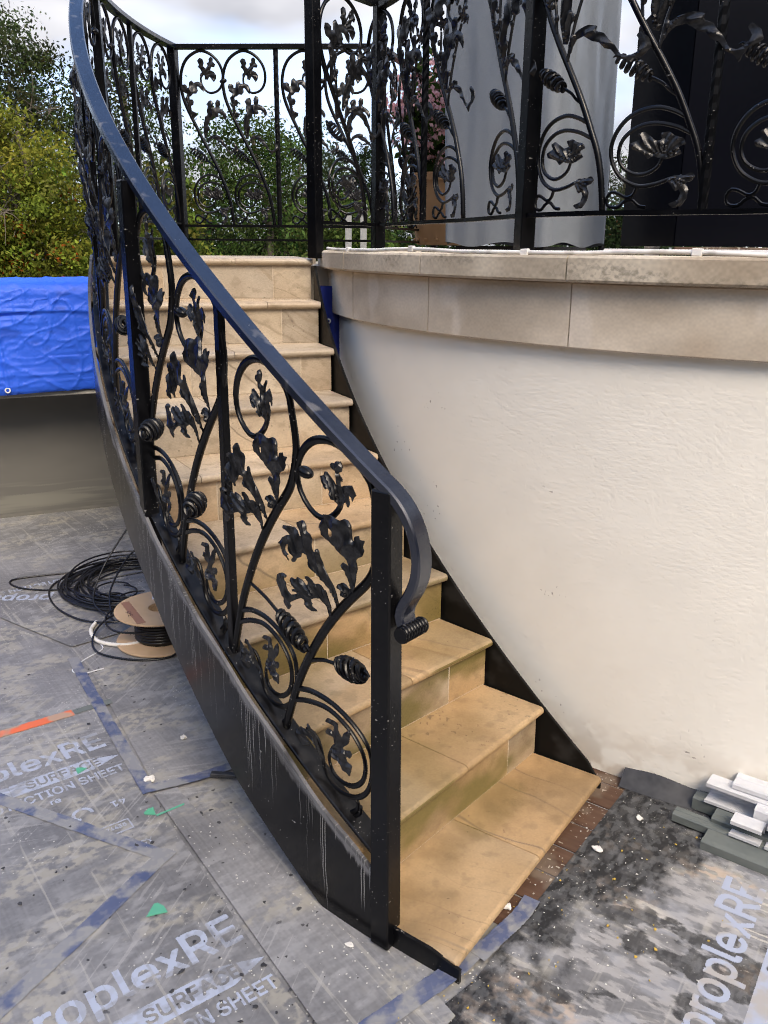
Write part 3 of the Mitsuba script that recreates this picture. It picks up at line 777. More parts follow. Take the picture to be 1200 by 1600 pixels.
OUTLINES = {
    'leaf1': [(0.2467, 0.7186), (0.2419, 0.7351), (0.2497, 0.7474), (0.2637, 0.7627), (0.2682, 0.7796), (0.262, 0.7818), (0.2681, 0.8013), (0.2511, 0.7899), (0.2495, 0.7975), (0.237, 0.7864), (0.2354, 0.7747), (0.2307, 0.7679), (0.2275, 0.7869), (0.2243, 0.7995), (0.2147, 0.8039), (0.2019, 0.7978), (0.1905, 0.7852), (0.1807, 0.7797), (0.1657, 0.774), (0.1523, 0.7675), (0.1318, 0.7523), (0.13, 0.7469), (0.1403, 0.7514), (0.1282, 0.7374), (0.1175, 0.719), (0.1103, 0.7021), (0.1201, 0.7076), (0.1224, 0.6996), (0.1293, 0.695), (0.1414, 0.6977), (0.1517, 0.7029), (0.1544, 0.7093), (0.1449, 0.7061), (0.1518, 0.7196), (0.1468, 0.723), (0.1537, 0.7333), (0.1688, 0.7443), (0.1795, 0.7466), (0.1688, 0.7377), (0.158, 0.725), (0.1551, 0.7125), (0.1523, 0.7008), (0.1601, 0.7011), (0.1686, 0.706), (0.1719, 0.701), (0.1852, 0.7024), (0.2017, 0.7093), (0.2115, 0.7076), (0.2173, 0.6971), (0.2049, 0.6938), (0.1917, 0.6858), (0.1834, 0.6716), (0.1867, 0.6639), (0.1966, 0.6677), (0.1933, 0.6539), (0.2016, 0.6535), (0.2048, 0.6458), (0.2015, 0.6266), (0.1932, 0.6167), (0.1865, 0.6208), (0.1747, 0.6181), (0.161, 0.6028), (0.1574, 0.5913), (0.1677, 0.5954), (0.1711, 0.5931), (0.1694, 0.5832), (0.1779, 0.5843), (0.188, 0.5897), (0.2048, 0.6134), (0.2212, 0.6448), (0.2373, 0.6863)],
    'leaf2': [(0.1675, 0.5596), (0.1642, 0.584), (0.1592, 0.6012), (0.1508, 0.6179), (0.1371, 0.6271), (0.1296, 0.6419), (0.1277, 0.6563), (0.1219, 0.6591), (0.1165, 0.6525), (0.1163, 0.6402), (0.1064, 0.6373), (0.106, 0.6557), (0.108, 0.6709), (0.1028, 0.677), (0.0892, 0.6731), (0.0869, 0.6845), (0.078, 0.6874), (0.0689, 0.6807), (0.0481, 0.6561), (0.0498, 0.6494), (0.0609, 0.651), (0.068, 0.6424), (0.0605, 0.6345), (0.0514, 0.6387), (0.0401, 0.6356), (0.017, 0.6196), (-0.0067, 0.6004), (-0.009, 0.5901), (0.0049, 0.5981), (0.0184, 0.6017), (0.0319, 0.6108), (0.0084, 0.5888), (-0.0078, 0.5692), (-0.0203, 0.5499), (-0.0309, 0.5336), (-0.0268, 0.5343), (-0.0145, 0.5466), (-0.0191, 0.5286), (-0.0134, 0.5196), (-0.0036, 0.52), (0.0022, 0.5167), (0.007, 0.5216), (0.0035, 0.5313), (0.0128, 0.5429), (0.0029, 0.5398), (-0.0024, 0.5434), (0.0036, 0.5598), (0.0137, 0.5728), (0.0093, 0.5565), (0.0149, 0.5504), (0.0284, 0.5513), (0.0202, 0.5357), (0.026, 0.5352), (0.0338, 0.5437), (0.038, 0.5557), (0.0534, 0.5723), (0.0605, 0.5882), (0.0632, 0.5934), (0.0799, 0.6028), (0.0944, 0.6063), (0.0834, 0.5964), (0.0765, 0.5806), (0.0792, 0.5721), (0.0902, 0.5765), (0.101, 0.5753), (0.1083, 0.5819), (0.1172, 0.5818), (0.1294, 0.5738), (0.1364, 0.5665), (0.1432, 0.5535), (0.1466, 0.54), (0.1499, 0.5209)],
    'leaf3': [(0.1318, 0.4843), (0.1322, 0.5127), (0.1288, 0.5263), (0.1164, 0.5258), (0.1, 0.5148), (0.0814, 0.4962), (0.0793, 0.4858), (0.0849, 0.4868), (0.0773, 0.4769), (0.092, 0.4779), (0.0957, 0.4757), (0.077, 0.4639), (0.062, 0.4613), (0.0565, 0.4675), (0.0586, 0.478), (0.0472, 0.4745), (0.0235, 0.4513), (-0.0008, 0.426), (-0.0112, 0.4135), (-0.0011, 0.4171), (-0.0117, 0.3986), (-0.0262, 0.388), (-0.0364, 0.3873), (-0.0381, 0.3974), (-0.0314, 0.4122), (-0.0457, 0.4136), (-0.0557, 0.4219), (-0.0593, 0.436), (-0.0543, 0.4547), (-0.0393, 0.471), (-0.0185, 0.4883), (-0.0005, 0.4946), (-0.0067, 0.4848), (-0.019, 0.4751), (-0.0173, 0.4682), (-0.0071, 0.4745), (-0.0094, 0.4639), (-0.0058, 0.4529), (0.008, 0.4527), (0.0279, 0.4695), (0.0418, 0.4851), (0.0163, 0.4673), (0.0144, 0.4714), (0.0323, 0.4877), (0.0189, 0.4896), (0.0173, 0.5022), (0.0253, 0.5123), (0.0407, 0.5178), (0.0486, 0.5306), (0.0636, 0.5331), (0.0747, 0.5292), (0.0802, 0.5315), (0.0897, 0.5485), (0.0788, 0.5496), (0.077, 0.5535), (0.09, 0.5639), (0.1044, 0.5647), (0.1097, 0.5585), (0.1223, 0.5687), (0.1329, 0.5715), (0.1399, 0.5669), (0.1504, 0.5739), (0.1536, 0.5494), (0.1499, 0.5209), (0.1427, 0.503)],
    'flower': [(0.1472, 0.7623), (0.1606, 0.794), (0.152, 0.7999), (0.1365, 0.7884), (0.13, 0.7979), (0.1346, 0.8101), (0.1257, 0.8076), (0.1189, 0.7985), (0.1033, 0.802), (0.099, 0.8151), (0.1127, 0.8299), (0.1151, 0.8418), (0.1263, 0.8495), (0.1395, 0.8489), (0.1524, 0.8434), (0.1567, 0.8404), (0.1591, 0.8654), (0.1571, 0.88), (0.1441, 0.8758), (0.1377, 0.8802), (0.1421, 0.8887), (0.153, 0.8961), (0.1573, 0.9062), (0.1723, 0.9185), (0.1806, 0.9126), (0.1763, 0.8961), (0.1657, 0.8846), (0.172, 0.8828), (0.1826, 0.8851), (0.1804, 0.8752), (0.1741, 0.8731), (0.1718, 0.8532), (0.1867, 0.8724), (0.1993, 0.8846), (0.2137, 0.8985), (0.2178, 0.8923), (0.226, 0.8831), (0.2199, 0.8729), (0.2158, 0.858), (0.2116, 0.8675), (0.2013, 0.8603), (0.2054, 0.8425), (0.1991, 0.8272), (0.1928, 0.8251), (0.1949, 0.8368), (0.1822, 0.8226), (0.1693, 0.7981), (0.1604, 0.7737)],
    'rflower': [(0.1319, 0.1011), (0.124, 0.1106), (0.135, 0.1309), (0.1483, 0.1503), (0.1432, 0.1616), (0.1219, 0.1481), (0.1111, 0.1457), (0.1221, 0.1637), (0.1433, 0.1749), (0.1488, 0.1936), (0.1276, 0.1826), (0.1142, 0.1753), (0.1224, 0.1903), (0.1489, 0.2068), (0.1619, 0.2115), (0.1643, 0.1924), (0.1735, 0.1845), (0.1807, 0.2052), (0.2, 0.2296), (0.2025, 0.2214), (0.1949, 0.1896), (0.1795, 0.1691), (0.1723, 0.157), (0.1846, 0.1657), (0.1999, 0.1774), (0.2074, 0.1745), (0.1998, 0.1577), (0.1856, 0.1535), (0.1896, 0.1402), (0.2073, 0.1459), (0.1997, 0.1134), (0.1895, 0.1136), (0.174, 0.1059), (0.1611, 0.1143), (0.1426, 0.1035)],
    'curl': [(0.1098, 0.0574), (0.0936, 0.074), (0.0818, 0.0929), (0.0767, 0.1189), (0.0667, 0.1174), (0.0613, 0.1251), (0.0499, 0.12), (0.045, 0.1061), (0.0581, 0.1084), (0.0662, 0.0946), (0.0604, 0.084), (0.0434, 0.0888), (0.0199, 0.0712), (0.0044, 0.0438), (0.0008, 0.0218), (0.0094, 0.0125), (0.036, 0.0223), (0.0508, 0.0402), (0.0482, 0.051), (0.0337, 0.0425), (0.025, 0.0425), (0.0313, 0.0627), (0.0487, 0.0718), (0.0685, 0.07), (0.085, 0.0558), (0.0986, 0.0432)],
}
for _n, _p in {
    'level_leaf1': [(0.2021, 0.5412), (0.2113, 0.562), (0.2139, 0.5881), (0.2204, 0.6272), (0.2282, 0.652), (0.2204, 0.6585), (0.2113, 0.6729), (0.2321, 0.6846), (0.2386, 0.7068), (0.2347, 0.7218), (0.2178, 0.7237), (0.2073, 0.7146), (0.2086, 0.7029), (0.1982, 0.7055), (0.193, 0.7329), (0.18, 0.7407), (0.1695, 0.7276), (0.1467, 0.7316), (0.1265, 0.7237), (0.1135, 0.7003), (0.1187, 0.6755), (0.133, 0.6898), (0.1434, 0.7042), (0.1552, 0.7068), (0.15, 0.6859), (0.1617, 0.6703), (0.18, 0.6716), (0.1904, 0.6611), (0.2008, 0.6585), (0.2021, 0.6442), (0.1878, 0.6442), (0.1813, 0.6312), (0.1878, 0.6155), (0.2008, 0.6116), (0.2008, 0.5881), (0.1891, 0.5803), (0.1747, 0.5738), (0.1773, 0.5594), (0.1904, 0.5542)],
    'level_leaf2': [(0.1447, 0.4512), (0.1487, 0.4936), (0.1421, 0.536), (0.1356, 0.5588), (0.1226, 0.5673), (0.1265, 0.5881), (0.12, 0.6077), (0.1265, 0.624), (0.1148, 0.639), (0.0965, 0.6416), (0.0913, 0.624), (0.0965, 0.6064), (0.0782, 0.6077), (0.0808, 0.6298), (0.0704, 0.6494), (0.0548, 0.6429), (0.0535, 0.624), (0.0587, 0.6077), (0.0391, 0.5979), (0.0222, 0.5816), (0.0156, 0.562), (0.0248, 0.5438), (0.0339, 0.562), (0.0469, 0.5777), (0.0639, 0.579), (0.0587, 0.562), (0.0743, 0.5581), (0.0913, 0.5633), (0.1017, 0.5477), (0.1148, 0.536), (0.12, 0.5151), (0.1108, 0.4968), (0.1226, 0.4851), (0.1291, 0.4629), (0.133, 0.4479)],
    'level_leaf3': [(0.1291, 0.4284), (0.1265, 0.4434), (0.1141, 0.4564), (0.0965, 0.4655), (0.0717, 0.4695), (0.0535, 0.4629), (0.0561, 0.4525), (0.0391, 0.4447), (0.0313, 0.4316), (0.0196, 0.4173), (0.0078, 0.3951), (-0.0065, 0.3886), (-0.0235, 0.3951), (-0.03, 0.4108), (-0.0209, 0.4277), (-0.0274, 0.4342), (-0.043, 0.4199), (-0.0482, 0.4016), (-0.0339, 0.3873), (-0.017, 0.3795), (-0.0104, 0.3651), (-0.0013, 0.3808), (0.013, 0.3886), (0.0261, 0.4082), (0.0391, 0.4134), (0.0496, 0.4277), (0.0652, 0.4342), (0.0848, 0.4499), (0.103, 0.4473), (0.1148, 0.4368), (0.1226, 0.4219)],
    'level_flower': [(0.1532, 0.7576), (0.15, 0.7707), (0.1402, 0.7739), (0.1467, 0.7902), (0.1578, 0.8), (0.15, 0.8085), (0.1578, 0.8294), (0.1434, 0.8411), (0.1291, 0.8359), (0.1239, 0.8163), (0.1304, 0.8033), (0.1187, 0.7902), (0.1043, 0.7994), (0.1095, 0.815), (0.0978, 0.8196), (0.0965, 0.8359), (0.0848, 0.8437), (0.075, 0.8346), (0.0782, 0.8196), (0.0652, 0.8065), (0.0717, 0.7935), (0.088, 0.7968), (0.0965, 0.7824), (0.0782, 0.7739), (0.0678, 0.7576), (0.0704, 0.7413), (0.0835, 0.725), (0.0945, 0.7413), (0.1043, 0.7544), (0.1141, 0.7381), (0.1291, 0.7413), (0.1271, 0.7576), (0.1369, 0.7642), (0.1447, 0.7576)],
    'level_rflower': [(0.1043, 0.133), (0.1187, 0.1382), (0.1304, 0.1304), (0.1402, 0.1447), (0.1663, 0.1545), (0.1695, 0.1676), (0.15, 0.1773), (0.1578, 0.1904), (0.1434, 0.1969), (0.1271, 0.1839), (0.1174, 0.1741), (0.1043, 0.1773), (0.1095, 0.1936), (0.0913, 0.1969), (0.0782, 0.1871), (0.0587, 0.1806), (0.0535, 0.1676), (0.0685, 0.161), (0.0587, 0.1447), (0.0782, 0.135), (0.0913, 0.1304)],
    'level_curl': [(0.0848, 0.0763), (0.0685, 0.0893), (0.0456, 0.0861), (0.0293, 0.0939), (0.0209, 0.0828), (0.0293, 0.0717), (0.0424, 0.0678), (0.0346, 0.0502), (0.0378, 0.0274), (0.0509, 0.0078), (0.0685, 0.0052), (0.0795, 0.0156), (0.0685, 0.0196), (0.0574, 0.0248), (0.0522, 0.0404), (0.0561, 0.0535), (0.0652, 0.0469), (0.0717, 0.06), (0.0782, 0.0698)],
}.items():
    OUTLINES[_n] = _p
# foot and tip of each forged piece, as drawn and as it sits in a level panel
FOOT = {'leaf1': ((0.202, 0.611), (0.150, 0.775)), 'leaf2': ((0.152, 0.535), (-0.010, 0.560)), 'leaf3': ((0.138, 0.480), (-0.045, 0.440)),
        'flower': ((0.166, 0.785), (0.158, 0.905)), 'rflower': ((0.120, 0.110), (0.185, 0.150)), 'curl': ((0.098, 0.055), (0.012, 0.050))}
LEVEL_FOOT = {'leaf1': ((0.203, 0.543), (0.128, 0.720)), 'leaf2': ((0.141, 0.452), (0.020, 0.580)), 'leaf3': ((0.129, 0.428), (-0.040, 0.410)),
              'flower': ((0.147, 0.750), (0.088, 0.842)), 'rflower': ((0.098, 0.132), (0.150, 0.175)), 'curl': ((0.075, 0.085), (0.038, 0.020))}
_FLAT = {}


def forged(name):
    """The outline filled with small triangles: points, triangles, distance to the edge, position along the foot-tip line, boundary loop."""
    if name in _FLAT:
        return _FLAT[name]
    from scipy.spatial import Delaunay
    pg = Polygon(OUTLINES[name]).buffer(0)
    pg = max(getattr(pg, 'geoms', [pg]), key=lambda g_: g_.area)
    pg = pg.buffer(0.0016).buffer(-0.0016).buffer(-0.0008).buffer(0.0008)
    pg = max(getattr(pg, 'geoms', [pg]), key=lambda g_: g_.area)
    ext = pg.exterior
    nb = max(60, int(ext.length / 0.0042))
    B = np.array([ext.interpolate(t, normalized=True).coords[0] for t in np.linspace(0, 1, nb, endpoint=False)])
    x0, y0, x1, y1 = pg.bounds
    g = 0.0042
    X, Y = np.meshgrid(np.arange(x0, x1, g), np.arange(y0, y1, g))
    X = X + (np.arange(X.shape[0]) % 2)[:, None] * g / 2
    Q = np.stack([X.ravel(), Y.ravel()], 1)
    inside = shapely.contains_xy(pg.buffer(-0.0020), Q[:, 0], Q[:, 1])
    P = np.vstack([B, Q[inside]])
    tri = Delaunay(P).simplices
    c = P[tri].mean(1)
    tri = tri[shapely.contains_xy(pg.buffer(0.0002), c[:, 0], c[:, 1])]
    a = P[tri]
    flip = ((a[:, 1] - a[:, 0])[:, 0] * (a[:, 2] - a[:, 0])[:, 1] - (a[:, 1] - a[:, 0])[:, 1] * (a[:, 2] - a[:, 0])[:, 0]) < 0
    tri[flip] = tri[flip][:, ::-1]
    d = shapely.distance(shapely.points(P), ext)
    e = np.sort(np.concatenate([tri[:, [0, 1]], tri[:, [1, 2]], tri[:, [2, 0]]]), 1)
    full = np.concatenate([tri[:, [0, 1]], tri[:, [1, 2]], tri[:, [2, 0]]])
    u_, inv, cnt = np.unique(e, axis=0, return_inverse=True, return_counts=True)
    rim = full[cnt[inv.ravel()] == 1]
    _FLAT[name] = P, tri, d, rim
    return _FLAT[name]


def forge(name, level=False, sx=1.0, turn=0.0, swell=1.0, lift=0.03, seed=0, at=None):
    """A hammered leaf or blossom cut to its outline: domed lobes, flutes fanning from the foot, tips bent out of the plane."""
    P, tri, d, rim = forged('level_' + name if level else name)
    f0, t0 = (np.array(v) for v in (LEVEL_FOOT if level else FOOT)[name])
    f1, t1 = (f0, t0) if at is None else (np.array(v) for v in at)
    z = (P - f0) @ np.array([1, 1j])
    k = complex(*(t1 - f1)) / complex(*(t0 - f0)) * np.exp(1j * turn) * swell
    w = z * k
    XY = np.stack([(f1[0] + w.real) * sx, f1[1] + w.imag], 1)
    s_ = abs(k)
    r = np.abs(z)
    th = np.angle(z * np.conj(complex(*(t0 - f0))))
    q = np.c_[P * 60, np.full(len(P), seed * 3.1)]
    fl = (1 - 2 * np.abs(np.cos(th * 9 + 0.9 * np.sin(r * 48) + seed)) ** 0.7) * np.clip(d / 0.005, 0, 1)
    n = 0.0055 * (1 - np.exp(-d / 0.0045)) * s_ + 0.0044 * fl * s_
    n = n + lift * np.sin(np.clip(r / 0.17, 0, 1.25) * 2.2) * 0.6 - 0.010 * np.clip(th, -1, 1) * (r / 0.12)
    n = n + 0.012 * (meshkit.fbm(q * 0.5, 2, seed=5) - 0.5)
    top = np.c_[XY, n + 0.004]
    bot = np.c_[XY, n + 0.004 - 0.0026 - 0.002 * np.clip(d / 0.008, 0, 1)]
    o = len(P)
    F = np.vstack([tri, tri[:, ::-1] + o, np.c_[rim[:, 1], rim[:, 0], rim[:, 0] + o], np.c_[rim[:, 1], rim[:, 0] + o, rim[:, 1] + o]])
    return mk(np.vstack([top, bot]), F)


def tube2(pts, r, n, sides, n0=0.0, taper=None):
    P = resample(pts, n)
    Q = np.concatenate([P, np.full((n, 1), n0)], 1)
    rr = np.full(n, r)
    if taper is not None:
        rr = r * np.interp(np.linspace(0, 1, n), *taper)
    return tube(Q, rr, sides)


def basket3(axis, turns=6.4, R=0.026, wire=0.0054, sides=6, per=11, n0=0.0, sag=0.0):
    a, b = np.array([*axis[0], n0]), np.array([*axis[1], n0 + sag])
    ax = (b - a) / np.linalg.norm(b - a)
    L = np.linalg.norm(b - a)
    e = np.cross(ax, [0, 0, 1.0])
    e /= np.linalg.norm(e)
    f = np.cross(ax, e)
    n = int(turns * per) + 1
    t = np.linspace(0, 1, n)
    rad = R * np.clip(np.sin(np.pi * (0.10 + 0.84 * t)) ** 0.62, 0.1, 1) * np.where(t > 0.93, 0.7, 1)
    th = 2 * np.pi * turns * t
    P = a + ax * (L * t)[:, None] + rad[:, None] * (np.cos(th)[:, None] * e + np.sin(th)[:, None] * f)
    tip = P[-1] + np.outer(np.linspace(0.2, 1, 4), ax * 0.012) + np.outer(np.linspace(0, 1, 4) ** 2, e * 0.008)
    P = np.vstack([a - ax * 0.004, P, tip])
    return tube(P, np.r_[wire, np.full(n, wire), np.linspace(wire * 0.8, wire * 0.3, 4)], sides)


def unit_meshes(kind, hi=True, seed=0, sx=1.0, hard=1.0, turn=0):
    """The pieces of one scroll unit as (name, mesh in unit coordinates)."""
    U = STAIR if kind == 'stair' else LEVEL
    U = {k: [(x * sx, y) for x, y in v] for k, v in U.items()}
    S = 9 if hi else 6
    q = 1.0 if hi else 0.55
    N = lambda n: max(6, int(n * q))
    rs, rr = (0.0098, 0.0062) if kind == 'stair' else (0.0092, 0.0062)
    rs, rr = rs * hard, rr * hard
    out = [('stem', tube2(U['stem'], rs, N(90), S, 0, ([0, .35, .75, 1], [1.0, 1.0, 0.84, 0.55])))]
    ring = [tube2(U['ring'], rr, N(46), S, 0, ([0, .8, 1], [1, 0.95, 0.7])), tube2(U['inner'], rr * 0.94, N(40), S, 0, ([0, .8, 1], [1, 0.95, 0.7]))]
    out.append(('ring', cat(*ring)))
    if turn:                      # the smith bent some of the baskets downhill, some outwards
        a0 = np.array(U['bstem'][0])
        q_ = math.radians(-32 if turn == 1 else -14)
        rot_ = np.array([[math.cos(q_), -math.sin(q_)], [math.sin(q_), math.cos(q_)]])
        sh = (lambda v: tuple(a0 + rot_ @ (np.array(v) - a0) * (1.0 if turn == 1 else 0.55)))
        U['bstem'] = [sh(v) for v in U['bstem']]
        U['baxis'] = [sh(v) for v in U['baxis']]
    sag_ = (0.012 if turn < 2 else 0.075) if kind == 'stair' else 0
    out.append(('basket', cat(tube2(U['bstem'], rr * 0.72, N(12), 6), basket3(U['baxis'], R=0.0212 if kind == 'stair' else 0.0195,
                                                                             sides=7 if hi else 5, per=13 if hi else 9, sag=sag_))))
    sq = [tube2(U['squig'], rr * 0.8, N(26), 6)]
    if kind == 'stair':
        sq.append(tube2([(x * 0.96 + 0.018, y) for x, y in U['squig'][1:]], rr * 0.75, N(16), 6))
    out.append(('root_curl', cat(*sq)))
    lv = kind != 'stair'
    vr = np.random.default_rng(seed + 3)
    va = lambda: dict(level=lv, sx=sx, turn=float(vr.uniform(-0.10, 0.10)), swell=float(vr.uniform(0.94, 1.05)), seed=int(vr.integers(9)))
    stalk = tube2(U['flower'], rr * 0.95, N(12), 6, 0.0, ([0, 1], [1.1, 0.5]))
    out.append(('blossom', cat(stalk, forge('flower', lift=0.016, **va()))))
    out.append(('ring_blossom', cat(forge('rflower', lift=0.014, **va()))))
    out.append(('curl_leaf', forge('curl', lift=0.014, **va())))
    for nm in ('leaf1', 'leaf2', 'leaf3'):
        v_ = va()
        if sx > 1.1:
            v_['swell'] *= 1.22
        out.append(('leaf', forge(nm, lift=0.034 if not lv else 0.024, **v_)))
    if sx > 1.1:                  # on the large panels two budded sprigs stand up from the stem
        for pts in ([(.128, .405), (.118, .47), (.098, .545), (.072, .615), (.050, .66)], [(.170, .485), (.176, .54), (.184, .60), (.186, .665)]):
            pts = [(x * sx, y) for x, y in pts]
            Pq = resample(pts, 16)
            ms = [tube2(pts, 0.0046, 18, 6, 0.004)]
            for i_ in range(3, 15, 3):
                b_ = trimesh.creation.icosphere(1, 0.0088)
                b_.apply_scale([0.85, 1.25, 0.85])
                b_.apply_translation([Pq[i_, 0] + 0.007 * (-1) ** i_, Pq[i_, 1], 0.009])
                ms.append(b_)
            e_ = Pq[-1] - Pq[-3]
            e_ = e_ / np.linalg.norm(e_) * 0.075
            a_ = np.array([Pq[-1, 0] / sx, Pq[-1, 1]])
            ms.append(forge('flower', level=True, sx=sx, lift=0.016, at=(a_, a_ + e_ / [sx, 1])))
            out.append(('sprig', cat(*ms)))
    return out


class Track:
    """Where a railing runs: plan position, outward normal and the heights of its lower and upper rail at the length s."""

    def __init__(self, xy, zb, zt, out=None):
        P = np.asarray(xy, float)
        self.P = P
        self.s = np.concatenate([[0], np.cumsum(np.linalg.norm(np.diff(P, axis=0), axis=1))])
        tg = np.gradient(P, self.s, axis=0)
        tg /= np.linalg.norm(tg, axis=1, keepdims=True)
        self.T = tg
        self.N = np.stack([tg[:, 1], -tg[:, 0]], 1)
        self.zb, self.zt = (np.broadcast_to(np.asarray(z, float), self.s.shape) for z in (zb, zt))

    def at(self, s):
        f = lambda a: np.stack([np.interp(s, self.s, a[:, i]) for i in range(2)], -1)
        # straight on past the ends
        o = np.minimum(s - self.s[0], 0) + np.maximum(s - self.s[-1], 0)
        t = f(self.T)
        return f(self.P) + t * np.asarray(o)[..., None], t, f(self.N), np.interp(s, self.s, self.zb), np.interp(s, self.s, self.zt)

    def put(self, m, s0, H):
        """A mesh in unit coordinates set with its foot at s0; its height H stretched between the rails."""
        v = m.vertices
        s = s0 - v[:, 0]
        p, t, n, zb, zt = self.at(s)
        z = zb + v[:, 1] * (zt - zb) / H
        m = mk(np.c_[p + n * v[:, 2:3], z], m.faces[:, ::-1])
        return m


def scrolls(owner, track, kind, feet, hi=True, sx=1.0, seed0=0, turn=False):
    H = 0.95 if kind == 'stair' else 0.89
    for i, s0 in enumerate(feet):
        panel = None
        for nm, m in unit_meshes(kind, hi, seed0 + 31 * i, sx[i] if isinstance(sx, tuple) else sx, turn=(0, 1, 2, 2)[i % 4] if turn else 0):
            w = track.put(m, s0, H)
            if panel is None:
                panel = part(owner, 'scroll', w, 'iron', smooth=True)
            else:
                part(panel, nm, w, 'iron_leaf' if nm in ('leaf', 'curl_leaf', 'blossom', 'ring_blossom', 'sprig') else 'iron', smooth=28)


def collar(owner, track, s0, y, H, r=0.019):
    p, t, n, zb, zt = track.at(np.array([s0]))
    z = float(zb[0] + y * (zt[0] - zb[0]) / H)
    m = trimesh.creation.icosphere(2, r)
    m.apply_scale([1.25, 0.85, 0.72])
    part(owner, 'collar', frame(m, [*p[0], z], [*t[0], 0.25]), 'iron', smooth=True)


def bar(owner, name, x, y, z0, z1, half, tan, twist=False, bevel=0.003):
    if twist:
        n = max(8, int((z1 - z0) / 0.02))
        zz = np.linspace(z0, z1, n)
        a = np.arange(8) * np.pi / 4
        V = []
        for i, z in enumerate(zz):
            rr = half * (1.12 + 0.10 * ((i + np.arange(8) // 2) % 2)) * np.where(np.arange(8) % 2, 1.05, 0.98)
            V.append(np.stack([rr * np.cos(a), rr * np.sin(a), np.full(8, z)], 1))
        V = np.concatenate(V)
        F = []
        for i in range(n - 1):
            for j in range(8):
                A_, B_ = i * 8 + j, i * 8 + (j + 1) % 8
                F += [(A_, B_, B_ + 8), (A_, B_ + 8, A_ + 8)]
        m = mk(V, F)
        sm = False
    else:
        m = box(-half, half, -half, half, z0, z1, bevel)
        sm = False
    return part(owner, name, frame(m, [x, y, 0], [tan[0], tan[1], 0]), 'iron', smooth=sm)


def rail_off(k):
    q = (k - 4) / 4
    return -0.027 * q ** 2 + 0.039 * q + 1.021


def smin(a, b, r=0.05):
    h_ = np.clip(0.5 + 0.5 * (b - a) / r, 0, 1)
    return b * (1 - h_) + a * h_ - r * h_ * (1 - h_)


def rail_top(k):
    return smin(helix(k) + rail_off(np.minimum(k, 9.5)), 2.685, 0.09)


def base_top(k):
    return smin(helix(k) + 0.047, 1.772, 0.09)


# ------------------------------------------------------------------ stair railing: newel to the landing's far post
bal = thing('stair_railing', 'black wrought iron balustrade of leafy scrolls climbing the curved staircase', 'railing')
Kr = np.linspace(1.72, 14.86, 260)
Ks = np.linspace(1.0, 15.0, 400)
trk = Track(on(Ks, RAIL, 0)[:, :2], base_top(Ks), rail_top(Ks) - 0.026)
# k rises along the track, whose normal (t rotated clockwise) must point outwards
assert (trk.N[0] @ er(phi(1.0))) < 0 or True
SGN = 1 if (trk.N[0] @ er(phi(1.0))) > 0 else -1
trk.N = trk.N * SGN
kpos = lambda k: float((k - 1.0) * RAIL * DPH)


def rail_sweep(K, ztop, w, t, R=RAIL):
    P = on(K, R, ztop)
    d = np.concatenate([er(phi(K)), np.zeros((len(K), 1))], 1)
    tg = np.gradient(P, axis=0)
    tg /= np.linalg.norm(tg, axis=1, keepdims=True)
    up = np.cross(d, tg)
    up *= np.sign(up[:, 2:3])
    c = min(0.004, t * 0.2)
    S = [(-w / 2 + c, 0), (w / 2 - c, 0), (w / 2, -c), (w / 2, -t + c), (w / 2 - c, -t), (-w / 2 + c, -t), (-w / 2, -t + c), (-w / 2, -c)]
    return sweep(P, S, d, up)


# handrail with the scroll over the newel: down, back and rolled up
kn = 1.77
hd = on(np.array([kn]), RAIL, 0)[0]
td = np.array([-math.sin(phi(kn)), math.cos(phi(kn)), 0])      # downhill along the flight
nd = np.array([math.cos(phi(kn)), math.sin(phi(kn)), 0])
zk = lambda u: float(rail_top(np.array([kn - u / (RAIL * DPH)]))[0]) - float(rail_top(np.array([1.84]))[0]) + 1.17
curl = [(-0.075, zk(-0.075)), (-0.050, zk(-0.050)), (-0.020, 1.1700), (0.020, 1.1440), (0.055, 1.110), (0.083, 1.062), (0.096, 1.008), (0.094, 0.962), (0.080, 0.922), (0.062, 0.890), (0.054, 0.866), (0.062, 0.845)]
cc = resample([(u, z, 0) for u, z in curl], 40)
K2 = np.linspace(1.84, 14.86, 300)
part(bal, 'handrail', rail_sweep(K2, rail_top(K2), 0.049, 0.025), 'rail_paint', smooth=30, label='glossy black handrail rising in a long curve')
z84 = float(rail_top(np.array([1.84]))[0])
pc = hd + td * cc[:, :1] + np.array([0, 0, 1.0]) * (cc[:, 1:2] + (z84 - 1.1700 - 0.0006))
tg = np.gradient(pc, axis=0)
tg /= np.linalg.norm(tg, axis=1, keepdims=True)
upc = np.cross(nd, tg)
upc = upc * np.sign(upc[0, 2])
w, t, c = 0.0484, 0.0246, 0.004
Sx = [(-w / 2 + c, 0), (w / 2 - c, 0), (w / 2, -c), (w / 2, -t + c), (w / 2 - c, -t), (-w / 2 + c, -t), (-w / 2, -t + c), (-w / 2, -c)]
part(bal, 'rail_scroll', sweep(pc, Sx, np.broadcast_to(nd, pc.shape), upc), 'rail_paint', smooth=40, label='end of the handrail bent down over the newel post')
e0 = pc[-1] - np.array([0, 0, 0.012])
rolls = [tube(np.array([e0 - nd * 0.041, e0 + nd * 0.041]), 0.0175, 18)]
for q in np.linspace(-0.035, 0.035, 8):
    tor = trimesh.creation.torus(0.0172, 0.0028, 18, 6)
    rolls.append(frame(tor, e0 + nd * q, td, nd))
part(bal, 'rolled_end', cat(*rolls), 'iron', smooth=40)

